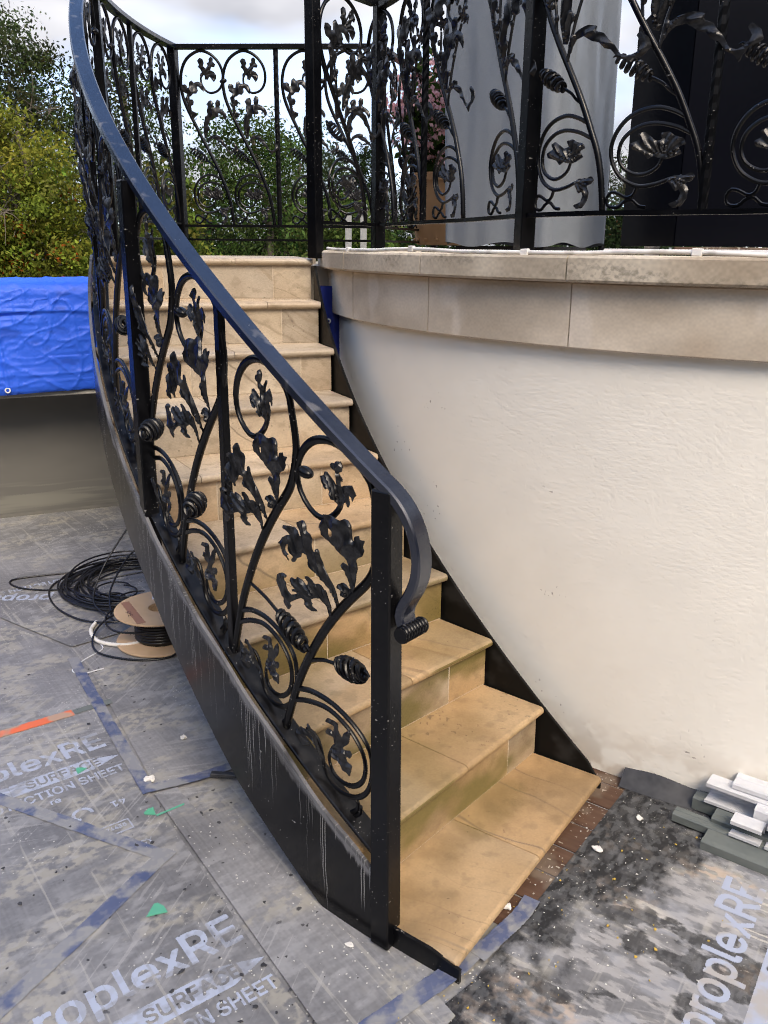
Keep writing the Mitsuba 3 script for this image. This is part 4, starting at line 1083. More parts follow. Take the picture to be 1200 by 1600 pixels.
part(bal, 'base_rail', rail_sweep(np.linspace(1.72, 10.4, 160), base_top(np.linspace(1.72, 10.4, 160)), 0.060, 0.012, 3.357), 'iron', smooth=30)
part(bal, 'base_rail', rail_sweep(np.linspace(10.42, 14.84, 90), base_top(np.linspace(10.42, 14.84, 90)), 0.03, 0.012), 'iron', smooth=30)
part(bal, 'base_rail', rail_sweep(np.linspace(10.6, 14.84, 90), np.full(90, 1.688), 0.022, 0.012), 'iron', smooth=30)


def post(k, R, z0, z1, half, name='post', lab=None):
    p = on(np.array([k]), R, 0)[0]
    a = float(phi(k))
    nm = bar(bal, name, p[0], p[1], z0, z1, half, (-math.sin(a), math.cos(a)), bevel=0.004)
    if lab:
        labels[nm] = {'label': lab}


# the newel leans a little, in under the rail
m = box(-0.0275, 0.0275, -0.0275, 0.0275, 0.003, float(rail_top(np.array([1.80]))[0]) - 0.021, 0.004)
a = float(phi(1.70))
m = frame(m, [*on(np.array([1.70]), 3.388, 0)[0][:2], 0], [-math.sin(a), math.cos(a), 0])
m.vertices[:, :2] += (m.vertices[:, 2:3] / 1.15) * (on(np.array([1.80]), 3.363, 0)[0][:2] - on(np.array([1.70]), 3.388, 0)[0][:2])
part(bal, 'newel_post', m, 'iron', smooth=False, label='square newel post at the foot of the stair')
post(5.50, 3.381, 0.728, 1.822, 0.024, 'hung_post', 'square post hung on the outside of the stringer')
post(9.25, 3.352, 1.45, 2.46, 0.016)
post(11.1, 3.36, DECK - 0.03, 2.66, 0.022)
post(14.82, 3.36, DECK - 0.03, 2.675, 0.026)


def flat_bar(k):
    p = on(np.array([k]), RAIL, 0)[0]
    a = float(phi(k))
    m = box(-0.012, 0.012, -0.012, 0.012, float(base_top(np.array([k]))[0]) - 0.006, float(rail_top(np.array([k]))[0]) - 0.02, 0.002)
    part(bal, 'baluster', frame(m, [p[0], p[1], 0], [-math.sin(a), math.cos(a), 0]), 'iron', smooth=False)


bays = [(1.77, 5.82, 'stair'), (5.82, 9.87, 'stair'), (9.87, 11.1, 'half'), (11.1, 14.82, 'level')]
si = 0
for b0, b1, kind in bays:
    if kind == 'half':
        feet = [b1 - 0.06]
        kd = 'level'
    else:
        kd = kind
        if kind == 'stair':
            feet = [b0 + 1.07, b0 + 1.88, b0 + 2.90, b0 + 3.82]
            flat_bar(b0 + 2.03)
        else:
            feet = [b0 + 0.95, b0 + 1.82, b0 + 2.80, b0 + 3.66]
            flat_bar(b0 + 1.86)
    scrolls(bal, trk, kd, [kpos(f) for f in feet], hi=b0 < 6, sx=(1.0, 0.90, 0.95, 0.95) if kind == 'stair' else 1.0, seed0=100 + si, turn=b0 < 3)
    for f in (feet[0] - 0.17,) + ((feet[2] - 0.17,) if len(feet) > 2 else ()):
        collar(bal, trk, kpos(f) if kd == 'stair' else kpos(f + 0.05), 0.78 if kd == 'stair' else 0.735, 0.95 if kd == 'stair' else 0.89)
    si += 7

# ------------------------------------------------------------------ level railings on the terrace


def level_rail(name, label, xy, zb, zt, feet, bars, posts, hi, sx, low=None, seed=0, half=0.012, phalf=0.024, ztop_post=None, collars=()):
    own = thing(name, label, 'railing')
    P = np.asarray(xy, float)
    tk = Track(P, zb, zt)
    def run(z, w, t):
        Q, N_ = P, tk.N
        S = [(-w / 2, 0), (w / 2, 0), (w / 2, -t), (-w / 2, -t)]
        return sweep(np.c_[Q, np.full(len(Q), z)], S, np.c_[N_, np.zeros(len(Q))], np.array([0, 0, 1.0]))
    part(own, 'top_rail', run(zt + 0.022, 0.040, 0.022), 'iron', smooth=30)
    part(own, 'bottom_rail', run(zb, 0.026, 0.014), 'iron', smooth=30)
    if low is not None:
        part(own, 'lower_rail', run(low, 0.022, 0.012), 'iron', smooth=30)
    for s in posts:
        p, t, n, _, _ = tk.at(np.array([s]))
        bar(own, 'post', p[0, 0], p[0, 1], low_z, (ztop_post or zt + 0.012), phalf, t[0])
    for s in bars:
        p, t, n, _, _ = tk.at(np.array([s]))
        bar(own, 'baluster', p[0, 0], p[0, 1], zb - 0.003, zt + 0.004, half, t[0], twist=True)
    scrolls(own, tk, 'level', feet, hi=hi, sx=sx, seed0=seed)
    for s in collars:
        collar(own, tk, s, 0.735, 0.89, 0.016)
    return own, tk


low_z = DECK - 0.03
A_, B_ = np.array([-1.150, 5.155]), np.array([-0.06, 5.10])
L = np.linalg.norm(B_ - A_)
level_rail('far_railing', 'wrought iron railing straight across the far edge of the landing', [A_ + (B_ - A_) * q for q in np.linspace(0, 1, 14)], 1.764, 2.660,
           [0.283, 0.515, 0.84, 1.075], [0.545], [L - 0.008], True, 1.0, low=1.688, seed=400, phalf=0.020, collars=[0.255, 0.795])
C_ = [(-0.03, 5.15), (0.17, 5.78), (0.42, 6.45), (0.95, 7.1), (1.9, 7.95)]
Pc = resample(C_, 40)
s = np.concatenate([[0], np.cumsum(np.linalg.norm(np.diff(Pc, axis=0), axis=1))])
level_rail('back_railing', 'wrought iron railing running back along the terrace behind the grey cover', Pc, 1.764, 2.660,
           [0.30 + 0.285 * i for i in range(11)], [0.61, 1.75, 2.89], [1.18, 2.32, float(s[-1])], False, 1.0, low=1.688, seed=500, phalf=0.02)
# the short panel at the head of the stair
low_z = 1.60
P0, P1 = np.array([-0.300, 3.93]), np.array([-0.062, 4.26])
level_rail('head_panel', 'single scroll panel of railing beside the top step', [P0 + (P1 - P0) * q for q in np.linspace(0, 1, 8)], 1.757, 2.662,
           [0.345], [], [-0.016], True, 1.22, low=None, seed=600, phalf=0.026, ztop_post=2.72)
# the railing that stands on the coping
Q = resample([(-0.040, 4.315), (0.030, 4.150), (0.150, 3.790), (0.298, 3.425), (0.436, 2.935), (0.520, 2.765), (0.640, 2.635), (0.860, 2.515), (1.010, 2.40), (1.35, 2.25), (1.9, 2.12)], 70)
sq = np.concatenate([[0], np.cumsum(np.linalg.norm(np.diff(Q, axis=0), axis=1))])


def s_at(x, y):
    return float(sq[np.argmin(np.hypot(Q[:, 0] - x, Q[:, 1] - y))])


low_z = 1.625
level_rail('terrace_railing', 'wrought iron railing standing along the coping of the drum wall', Q, 1.757, 2.662,
           [s_at(.030, 4.15), s_at(.142, 3.81), s_at(.298, 3.43), s_at(.425, 2.965), s_at(.633, 2.64), s_at(.854, 2.52), s_at(.854, 2.52) + 0.33, s_at(.854, 2.52) + 0.62],
           [s_at(.157, 3.77), s_at(.887, 2.495)], [s_at(-.040, 4.315), s_at(.447, 2.90)], True, 1.22, seed=700, phalf=0.026, ztop_post=2.72)

# ------------------------------------------------------------------ things on the upper terrace
def grid(nu, nv, fn):
    u, v = np.meshgrid(np.linspace(0, 1, nu), np.linspace(0, 1, nv), indexing='ij')
    V = fn(u.ravel(), v.ravel())
    i, j = np.meshgrid(np.arange(nu - 1), np.arange(nv - 1), indexing='ij')
    a = (i * nv + j).ravel()
    return mk(V, np.concatenate([np.stack([a, a + nv, a + nv + 1], 1), np.stack([a, a + nv + 1, a + 1], 1)]))


def cover_mesh(corners, z0, z1, folds, seed):
    """A loose fabric cover: a rounded prism round the corners with vertical folds, a little wider towards the top."""
    P = Polygon(corners).buffer(0.05, quad_segs=6)
    ring = np.array(P.exterior.coords)[:-1]
    s = np.linspace(0, 1, 241)[:-1]
    R_ = np.array([P.exterior.interpolate(q, normalized=True).coords[0] for q in s])
    c = R_.mean(0)
    def fn(u, v):
        i = (u * 240).round().astype(int) % 240
        p = R_[i]
        d = p - c
        d = d / np.linalg.norm(d, axis=1, keepdims=True)
        q = np.stack([p[:, 0] * 4, p[:, 1] * 4, v * 1.4], 1)
        amp = folds * (meshkit.fbm(q + seed, 3) - 0.5) + 0.0012 * np.sin(u * 150 + 9 * meshkit.noise(q * 0.9)) * (0.25 + 0.75 * (1 - v)) * meshkit.noise(q * 1.7 + 5)
        p = p + d * amp[:, None] + (p - c) * (0.03 * v)[:, None]
        return np.c_[p, z0 + (z1 - z0) * v + 0.012 * np.sin(u * 40) * (v < 0.01)]
    return grid(241, 50, fn), R_, c


cov = thing('covered_heater', 'tall object under a loose grey fabric cover behind the railing', 'cover')
m, _, _ = cover_mesh([(0.36, 4.92), (0.79, 4.50), (1.14, 4.95), (0.70, 5.35)], 1.668, 3.45, 0.07, 3.0)
part(cov, 'fabric_cover', m, 'cover_fabric', smooth=True)
lid = plate(Polygon([(0.36, 4.92), (0.79, 4.50), (1.14, 4.95), (0.70, 5.35)]).buffer(0.05), 3.42, 3.46)
part(cov, 'cover_top', lid, 'cover_fabric')
part(cov, 'base_plate', plate(Polygon([(0.38, 4.92), (0.79, 4.53), (1.1, 4.95), (0.70, 5.3)]), DECK - 0.03, 1.66), 'black_panel')
cord = [(0.83, 4.49, 2.75), (0.835, 4.485, 2.5), (0.82, 4.475, 2.25), (0.80, 4.47, 2.0), (0.79, 4.47, 1.8), (0.785, 4.47, 1.64)]
part(cov, 'cord', tube(resample(cord, 40), 0.005, 6), 'cable_black', smooth=True)

cabn = thing('black_cabinet', 'tall black panelled cabinet standing at the right behind the railing', 'cabinet')
Lp = [(1.145, 4.40), (1.30, 4.08)]
def slab(a, b, th, z0, z1, ztop_b=None):
    a, b = np.array(a), np.array(b)
    L_ = np.linalg.norm(b - a)
    poly = Polygon([(0, 0), (L_, 0), (L_, (ztop_b or z1) - z0), (0, z1 - z0)])
    m = trimesh.creation.extrude_polygon(poly, th, engine='earcut')
    M = np.eye(4)
    t_ = np.append((b - a) / L_, 0)
    M[:3, 0], M[:3, 1], M[:3, 2], M[:3, 3] = t_, [0, 0, 1], np.cross(t_, [0, 0, 1]), [a[0], a[1], z0]
    m.apply_transform(M)
    return m
part(cabn, 'side_panel', slab((1.30, 4.08), (1.145, 4.40), 0.03, 1.665, 2.80, 2.62), 'black_panel', smooth=False)
part(cabn, 'front_panel', slab((2.9, 3.62), (1.304, 4.074), 0.03, 1.665, 3.6), 'black_panel', smooth=False)
part(cabn, 'back_panel', plate(Polygon([(1.16, 4.41), (1.33, 4.10), (2.88, 3.67), (3.0, 4.6)]), 1.67, 2.60), 'black_panel', smooth=False)
for x, y in ((1.22, 4.24), (1.45, 4.06), (2.0, 3.91), (2.5, 3.77)):
    m = trimesh.creation.cylinder(0.035, 0.09, sections=16)
    m.apply_translation([x + 0.05, y + 0.06, 1.622])
    part(cabn, 'foot', m, 'eyelet_metal')
one('loose_board', frame(box(-0.45, 0.45, -0.05, 0.05, 0, 0.022, 0.003), [1.72, 3.90, 1.640], [0.96, -0.27, 0]), 'plank_wood', 'brown board lying under the black cabinet', 'board', smooth=False)
one('floor_strip', frame(box(-0.5, 0.5, -0.03, 0.03, 0, 0.012, 0.002), [1.45, 3.86, 1.640], [0.96, -0.27, 0]), 'alu_white', 'pale metal strip lying in front of the black cabinet', 'strip', smooth=False)

# flowering shrub in a clay pot
pot = thing('clay_pot', 'large orange clay pot beside the grey cover', 'plant pot')
prof = np.array([(0.0, 0), (0.155, 0), (0.165, 0.02), (0.215, 0.36), (0.222, 0.385), (0.238, 0.39), (0.240, 0.43), (0.228, 0.437), (0.205, 0.43), (0.19, 0.37), (0.0, 0.37)])
m = trimesh.creation.revolve(prof, sections=48)
m.apply_translation([0.36, 5.95, 1.665])
part(pot, 'bowl', m, 'terracotta', smooth=40)
for q in range(14):
    b = trimesh.creation.icosphere(1, 0.011)
    a = q * 2 * math.pi / 14
    b.apply_translation([0.36 + 0.171 * math.cos(a), 5.95 + 0.171 * math.sin(a), 1.70])
    part(pot, 'stud', b, 'terracotta', smooth=True)


def leaves(centres, size, colours, r, jit=0.35, aspect=0.5, droop=0.0):
    """Small folded leaves (two triangles each) at the centres, with a colour per leaf."""
    n = len(centres)
    a, b = r.normal(size=(n, 3)), r.normal(size=(n, 3))
    a[:, 2] -= droop
    a /= np.linalg.norm(a, axis=1, keepdims=True)
    b -= a * (a * b).sum(1, keepdims=True)
    b /= np.linalg.norm(b, axis=1, keepdims=True)
    s = size * r.uniform(1 - jit, 1 + jit, (n, 1))
    c = np.cross(a, b)
    V = np.stack([centres - a * s, centres + b * s * aspect + c * s * 0.12, centres + a * s, centres - b * s * aspect + c * s * 0.12], 1).reshape(-1, 3)
    i = np.arange(n)[:, None] * 4
    F = np.concatenate([i + [0, 1, 2], i + [0, 2, 3]])
    return mk(V, F), np.repeat(np.clip(colours, 0.004, 0.9), 4, 0)


def clumps(r, centre, radii, n, per, spread, top=0.0):
    """Leaf centres in clumps that lie near the skin of an ellipsoid and through its volume."""
    d = r.normal(size=(n, 3))
    d /= np.linalg.norm(d, axis=1, keepdims=True)
    c = np.asarray(centre) + d * (r.uniform(0.25, 1.0, (n, 1)) ** 0.45) * np.asarray(radii) * (1 + 0.22 * r.normal(size=(n, 1)) * 0.6)
    p = np.repeat(c, per, 0) + r.normal(size=(n * per, 3)) * spread * np.array([1, 1, 0.7])
    return p, np.repeat(np.arange(n), per), c


pl = thing('flowering_shrub', 'pink flowering shrub growing in the clay pot', 'shrub')
r_ = np.random.default_rng(21)
p, ci, cc_ = clumps(r_, (0.36, 5.95, 2.42), (0.30, 0.30, 0.36), 60, 16, 0.05)
g = np.array([0.05, 0.085, 0.02]) * r_.uniform(0.6, 1.6, (60, 1))
m, col = leaves(p, 0.042, g[ci], r_)
part(pl, 'foliage', m, 'leaf', smooth=False, color=col)
p, ci, _ = clumps(r_, (0.31, 5.84, 2.46), (0.30, 0.27, 0.32), 80, 20, 0.034)
m, col = leaves(p, 0.017, np.array([0.78, 0.46, 0.45]) * r_.uniform(0.75, 1.3, (len(p), 1)), r_, aspect=0.8)
part(pl, 'blossom', m, 'leaf', smooth=False, color=col)
part(pl, 'stem', cat(*[tube(resample([(0.36, 5.95, 2.0), (0.36 + dx * 0.4, 5.95 + dy * 0.4, 2.25), (0.36 + dx, 5.95 + dy, 2.6)], 8), 0.008, 5) for dx, dy in ((0.1, 0.05), (-0.14, 0.02), (0.02, -0.13), (-0.05, 0.12))]), 'bark', smooth=True)

for x, lab in ((-0.355, 'pale square post beyond the far railing, left of the two'), (-0.215, 'pale square post beyond the far railing, right of the two')):
    pp = thing('pale_post', lab, 'post', 'pale posts beyond the far railing')
    part(pp, 'shaft', box(x - 0.030, x + 0.030, 8.36, 8.42, -3.1, 1.93, 0.004), 'pale_post', smooth=False)
    part(pp, 'cap', box(x - 0.036, x + 0.036, 8.354, 8.426, 1.9305, 1.95, 0.004), 'pale_post', smooth=False)

# ------------------------------------------------------------------ the low wall with the tarpaulin
low = thing('low_wall', 'low grey painted wall under the blue tarpaulin', 'wall')


def along(s, n, z):
    q = W0 + WD * s + WN * n
    return [q[0], q[1], z]


m = box(-3.5, 2.6, 0.0, 0.28, -0.02, 0.795, 0.004)
part(low, 'face', frame(m, [W0[0], W0[1], 0], [*WD, 0]), 'low_wall_paint', smooth=False)
m = box(-3.52, 2.62, -0.305, 0.62, 0.798, 0.824, 0.004)
part(low, 'cap', frame(m, [W0[0], W0[1], 0], [*WD, 0]), 'pale_cap', smooth=False)
m = box(-3.5, 2.6, -0.013, -0.003, 0.0, 0.022, 0.003)
part(low, 'skirting', frame(m, [W0[0], W0[1], 0], [*WD, 0]), 'low_wall_paint', smooth=False)
m = box(-3.5, 0.98, -0.255, 0.60, 0.828, 1.40, 0.03)
bx_ = one('stacked_goods', frame(m, [W0[0], W0[1], 0], [*WD, 0]), 'pale_cap', 'stacked goods hidden under the blue tarpaulin', 'goods', smooth=False)

path = resample([(0.322, 0.818), (0.332, 0.86), (0.315, 1.08), (0.300, 1.33), (0.285, 1.418), (0.21, 1.455), (-0.1, 1.462), (-0.35, 1.45), (-0.60, 1.43)], 90)


def tarp(u, v):
    s = -3.4 + 4.42 * u
    n = np.interp(v, np.linspace(0, 1, 90), path[:, 0])
    z = np.interp(v, np.linspace(0, 1, 90), path[:, 1])
    q = np.stack([s * 3.0, z * 4.0, n * 2], 1)
    ridg = lambda f, sd: 1 - np.abs(2 * meshkit.noise(q * f + sd) - 1)
    warp = 0.25 * (meshkit.fbm(q * 0.8 + 11, 3, seed=4) - 0.5)
    w = 0.008 * (meshkit.fbm(q * 0.9 + 3, 4, seed=2) - 0.5) + 0.006 * (meshkit.fbm(q * 5.5, 4, seed=6) - 0.5) + 0.0045 * ridg(np.array([3.6, 7.5, 1]), 12.0) ** 9
    w = w + 0.008 * ridg(np.array([0.7, 1.8, 1]), 5.0) ** 26 + 0.006 * ridg(np.array([2.2, 1.0, 1]), 1.0) ** 26
    for m_, f_, a_ in ((0.9, 6.0, 0.014), (-0.45, 7.0, 0.010), (2.6, 5.0, 0.007)):
        d_ = (s * m_ + z + warp) * f_
        fr_ = np.abs(d_ - np.round(d_))
        w = w + a_ * np.exp(-fr_ / 0.035) * np.clip(meshkit.noise(q * 0.8 + f_) * 2.6 - 1.0, 0, 1)
    for c0 in (-2.1, -1.05, 0.12, 0.80):
        w = w + 0.011 * np.exp(-np.abs(s - c0 - 0.012 * np.sin(z * 9)) / 0.007)
    for c0 in (1.27,):
        dz_ = z - c0 - 0.016 * np.sin(s * 4.3)
        w = w + 0.012 * np.exp(-np.abs(dz_) / 0.006) - 0.012 * np.exp(-((dz_ + 0.018) / 0.012) ** 2) * np.exp(-((s - 0.12) / 0.22) ** 2)
    hang = 1 - np.clip((z - 0.86) / 0.5, 0, 1)
    n2 = n + w + 0.018 * hang * np.sin(s * 5.1 + 0.6)
    z2 = z + 0.6 * w * (n < 0.27) + 0.012 * np.sin(s * 2.7) * (v < 0.14) + 0.018 * (meshkit.noise(np.stack([s * 1.7, 0 * s, 0 * s], 1)) - 0.5) * (z > 1.35)
    p = W0 + WD * s[:, None] + WN * n2[:, None]
    return np.c_[p, z2]


tp = thing('blue_tarpaulin', 'creased bright blue tarpaulin draped over the low wall at the left', 'tarpaulin')
part(tp, 'sheet', grid(620, 190, tarp), 'tarp', smooth=True)
for s in (-1.05, 0.0, 1.0):
    s_ = s + 0.13
    o = along(s_, 0.345 + 0.018 * math.sin(s_ * 5.1 + 0.6), 0.852)
    t1 = trimesh.creation.torus(0.0125, 0.0042, 24, 8)
    part(tp, 'eyelet', frame(t1, o, [*WD, 0], [*WN, 0.1]), 'eyelet_metal', smooth=True)

# dark blue sheet in the gap between the coping and the steps
bt = thing('gap_tarpaulin', 'dark blue sheet hanging in the gap beside the top steps', 'tarpaulin')
a = float(phi(9.75))
u_ = np.linspace(0, 1, 14)
gx = np.stack([CX + (2.30 + 0.165 * u_) * math.cos(a), CY + (2.30 + 0.165 * u_) * math.sin(a)], 1) + 0.006 * np.sin(u_ * 9)[:, None] * np.array([[math.sin(a), -math.cos(a)]])
V = np.concatenate([np.c_[gx, np.full(14, 0.75)], np.c_[gx, np.full(14, 1.485)]])
n = 14
m = mk(np.vstack([V, V + [0.002, 0.004, 0]]), [q for i in range(n - 1) for q in ((i, i + 1, n + i + 1), (i, n + i + 1, n + i), (2 * n + i, 3 * n + i + 1, 2 * n + i + 1), (2 * n + i, 3 * n + i, 3 * n + i + 1))])
part(bt, 'sheet', m, 'tarp_dark', smooth=True)
part(bt, 'eyelet', frame(trimesh.creation.torus(0.008, 0.003, 18, 6), [CX + 2.415 * math.cos(a) - 0.004 * math.sin(a), CY + 2.415 * math.sin(a) - 0.012, 1.335], [math.cos(a), math.sin(a), 0], [math.sin(a), -math.cos(a), 0]), 'eyelet_metal', smooth=True)

# ------------------------------------------------------------------ sheets, tape and print on the floor
def rect(o, ex, L, w):
    o, ex = np.array(o, float), np.array(ex, float) / np.linalg.norm(ex)
    ey = np.array([ex[1], -ex[0]])
    return Polygon([tuple(o), tuple(o + ex * L), tuple(o + ex * L + ey * w), tuple(o + ey * w)])


plate_circle = Polygon([tuple(C2 + 3.435 * er(a)) for a in np.linspace(0, 2 * np.pi, 200)])
stairfoot = Polygon([(0.172, 1.50), (0.76, 2.30), (1.6, 3.4), (-0.3, 3.2), (0.0, 1.80)]).buffer(0.0)
left = Polygon([(-1.30, 3.28), (-0.735, 2.325), (-0.36, 1.77), (-0.02, 1.30), (0.3, 0.8), (-2.2, -0.4), (-4.6, 2.6), (-3.2, 4.55)])
sh1 = thing('printed_sheet', 'grey protection sheet with pale blue print at the left of the stair', 'protection sheet')
part(sh1, 'board', plate(left, 0.004, 0.0065), 'sheet_grey', smooth=False)
mid = Polygon([(-1.285, 3.30), (-0.72, 2.345), (-0.47, 2.475), (-0.62, 2.80), (-0.95, 3.55)])
one('dark_sheet', plate(mid, 0.0045, 0.0062), 'floor_grey', 'dark dusty sheet between the printed sheet and the stringer', 'protection sheet', smooth=False)
strip = Polygon([(-0.71, 2.30), (-0.47, 2.44), (-0.22, 2.02), (-0.03, 1.735), (0.02, 1.66), (0.10, 1.60), (0.17, 1.50), (0.02, 1.33), (-0.02, 1.305)]).difference(plate_circle)
one('edge_sheet', plate(strip.geoms[0] if hasattr(strip, 'geoms') else strip, 0.0082, 0.0105), 'floor_grey', 'narrow gritty sheet running along the foot of the outer stringer', 'protection sheet', smooth=False)
right_ = Polygon([(0.868, 2.475), (0.306, 1.712), (0.222, 1.60), (0.08, 1.47), (-0.02, 1.33), (-0.05, 1.25), (0.7, 0.0), (3.0, 1.2), (2.2, 2.03)])
right_ = right_.difference(Polygon([tuple(C2 + 2.40 * er(a)) for a in np.linspace(0, 2 * np.pi, 200)]))
right_ = max(getattr(right_, 'geoms', [right_]), key=lambda g_: g_.area)
sh2 = thing('soiled_sheet', 'protection sheet blackened and whitened with building dust at the right', 'protection sheet')
part(sh2, 'board', plate(right_, 0.0042, 0.0072), 'sheet_soiled', smooth=False)
Kq = np.linspace(0.80, -1.6, 40)
m = mk(np.vstack([on(Kq, 2.43, 0.008 + 0 * Kq), on(Kq, 2.378, 0.055 + 0.006 * np.sin(Kq * 5)), on(Kq, 2.427, 0.005 + 0 * Kq), on(Kq, 2.374, 0.052 + 0.006 * np.sin(Kq * 5))]),
       [q for i in range(39) for q in ((i, i + 1, 40 + i + 1), (i, 40 + i + 1, 40 + i), (80 + i, 121 + i, 81 + i), (80 + i, 120 + i, 121 + i), (40 + i, 41 + i, 121 + i), (40 + i, 121 + i, 120 + i))])
part(sh2, 'upstand', m, 'black_rubber', smooth=30, label='black edge of the sheet turned up against the drum wall')


def write(text, end, ex, cap, length=None, bold=True, z=0.0075, depth=0.0007, align='end'):
    m = meshkit.text_mesh(text, cap, depth, bold)
    lo, hi = m.bounds[0, 0], m.bounds[1, 0]
    k_ = 1.0 if length is None else length / (hi - lo)
    v = m.vertices.copy()
    v[:, 0] = (v[:, 0] - (hi if align == 'end' else lo)) * k_
    m = mk(v, m.faces)
    return frame(m, [end[0], end[1], z], [ex[0], ex[1], 0])


def printing(owner, O, ex, bsdf, ink_bsdf, scale=1.0, z=0.0069):
    O, ex = np.array(O, float), np.array(ex, float) / np.linalg.norm(ex)
    dn = np.array([ex[1], -ex[0]])
    q = lambda a, b: O + ex * a * scale + dn * b * scale
    part(owner, 'lettering', write('RE', q(0, 0), ex, 0.098 * scale, 0.138 * scale, True, z), bsdf, smooth=False)
    part(owner, 'lettering', write('proplex', q(-0.146, 0), ex, 0.088 * scale, 0.415 * scale, True, z), bsdf, smooth=False)
    poly = Polygon([tuple(q(-0.62, 0.046)), tuple(q(-0.085, 0.046)), tuple(q(0.012, 0.080)), tuple(q(-0.085, 0.114)), tuple(q(-0.62, 0.114)), tuple(q(-0.58, 0.080))])
    part(owner, 'arrow_band', plate(poly, z, z + 0.0006), bsdf, smooth=False)
    part(owner, 'lettering', write('SURFACE', q(-0.055, 0.098), ex, 0.040 * scale, 0.235 * scale, True, z + 0.0009), ink_bsdf, smooth=False)
    part(owner, 'lettering', write('PROTECTION SHEET', q(0.0, 0.176), ex, 0.040 * scale, 0.47 * scale, True, z), bsdf, smooth=False)


printing(sh1, (-0.337, 1.722), E1, 'sheet_print', 'sheet_grey')
e2_ = np.array([0.79, 0.613])
O2 = np.array([-0.945, 2.575])
printing(sh1, O2, e2_, 'sheet_print', 'sheet_grey')
d2 = np.array([e2_[1], -e2_[0]])
ex3 = np.array([E1[0], E1[1]])
# small print under the second mark: recycling arc, numbers in a frame
cx_, cy_ = -0.90, 2.20
th = np.linspace(0.4, 4.9, 30)
arc = Polygon(np.vstack([np.c_[cx_ + 0.032 * np.cos(th), cy_ + 0.032 * np.sin(th)], np.c_[cx_ + 0.022 * np.cos(th[::-1]), cy_ + 0.022 * np.sin(th[::-1])]]))
part(sh1, 'printed_arc', plate(arc, 0.0069, 0.0075), 'sheet_print', smooth=False)
fr = rect((-0.835, 2.128), E1, 0.095, 0.052)
part(sh1, 'printed_frame', plate(fr.difference(fr.buffer(-0.004)), 0.0069, 0.0075), 'sheet_print', smooth=False)
part(sh1, 'lettering', write('24435', (-0.752, 2.152), E1, 0.017, 0.06, True, 0.0069), 'sheet_print', smooth=False)
part(sh1, 'lettering', write('re', (-0.985, 2.262), E1, 0.026, None, True, 0.0069), 'sheet_print', smooth=False)
part(sh1, 'lettering', write('41', (-0.80, 2.285), -E1, 0.028, None, True, 0.0069, align='start'), 'sheet_print', smooth=False)
part(sh1, 'lettering', write('QFCY', (-0.655, 2.085), E1, 0.020, 0.075, True, 0.0069), 'sheet_print', smooth=False)
# the sheet behind, its print the other way up
sh3 = thing('far_sheet', 'dusty protection sheet with upside down print by the cable coil', 'protection sheet')
part(sh3, 'board', plate(Polygon([(-3.2, 4.60), (-1.33, 3.33), (-0.9, 3.7), (-1.2, 4.9), (-1.75, 5.40), (-2.4, 5.11), (-3.6, 4.6)]), 0.0043, 0.0066), 'sheet_grey', smooth=False)
part(sh3, 'lettering', write('proplexRE', (-1.62, 3.90), (-0.99, -0.10), 0.085, 0.52, True, 0.0070, align='start'), 'sheet_print', smooth=False)
part(sh3, 'lettering', write('PROTECTION SHEET', (-1.62, 4.13), (-0.80, -0.60), 0.040, 0.47, True, 0.0070, align='start'), 'sheet_print', smooth=False)
printing(sh2, (1.035, 1.905), (0.56, 0.83), 'soiled_print', 'sheet_soiled', 1.0, 0.0075)


def tape(name, pts, w, bsdf, label, z, seed=0):
    r = np.random.default_rng(seed)
    P = resample(pts, 40)
    tg = np.gradient(P, axis=0)
    tg /= np.linalg.norm(tg, axis=1, keepdims=True)
    nn = np.stack([-tg[:, 1], tg[:, 0]], 1)
    wob = r.normal(size=(40, 2)) * w * 0.014
    L_, R2 = P + nn * (w / 2 + wob[:, :1]), P - nn * (w / 2 + wob[:, 1:])
    m = plate(Polygon(np.vstack([L_, R2[::-1]])).buffer(0), z, z + 0.0009)
    v = m.vertices
    v[:, 2] += 0.0022 * np.clip(meshkit.noise(np.c_[v[:, :2] * 45, v[:, :1] * 0]) - 0.45, 0, 1)
    return one(name, mk(v, m.faces), bsdf, label, 'tape', smooth=False)


tape('blue_tape', [(-1.285, 3.215), (-1.0, 2.745), (-0.727, 2.306)], 0.042, 'blue_tape', 'long dusty blue tape strip running from the cable reel to the tape corner', 0.0112, 1)
tape('blue_tape', [(-0.745, 2.318), (-0.60, 2.385), (-0.455, 2.478)], 0.040, 'blue_tape', 'creased blue tape strip reaching the foot of the stringer', 0.0128, 2)
tape('blue_tape', [(-0.600, 2.045), (-0.73, 1.76), (-0.87, 1.47), (-1.0, 1.2)], 0.048, 'blue_tape', 'worn blue tape strip running to the lower left corner of the floor', 0.0082, 3)
tape('blue_tape', [(-0.612, 2.018), (-0.80, 2.10), (-1.0, 2.19), (-1.25, 2.30)], 0.044, 'blue_tape', 'faded blue tape strip under the small printed frame', 0.0084, 4)
tape('blue_tape', [(-0.03, 1.455), (0.085, 1.55), (0.175, 1.625), (0.255, 1.715)], 0.052, 'blue_tape', 'torn blue tape strip in front of the bottom step', 0.0120, 5)
tape('blue_tape', [(0.235, 1.665), (0.30, 1.735), (0.36, 1.80), (0.40, 1.86)], 0.045, 'blue_tape', 'dark blue tape strip stuck across the brown boards', 0.0135, 6)
tape('orange_tape', [(-1.42, 2.575), (-1.25, 2.70), (-1.135, 2.787)], 0.045, 'orange_tape', 'scuffed orange tape strip at the left of the floor', 0.0082, 7)
tape('grey_tape', [(-1.132, 2.789), (-1.065, 2.840), (-1.02, 2.872)], 0.035, 'alu_grey', 'short grey tape strip continuing the orange one', 0.0080, 8)

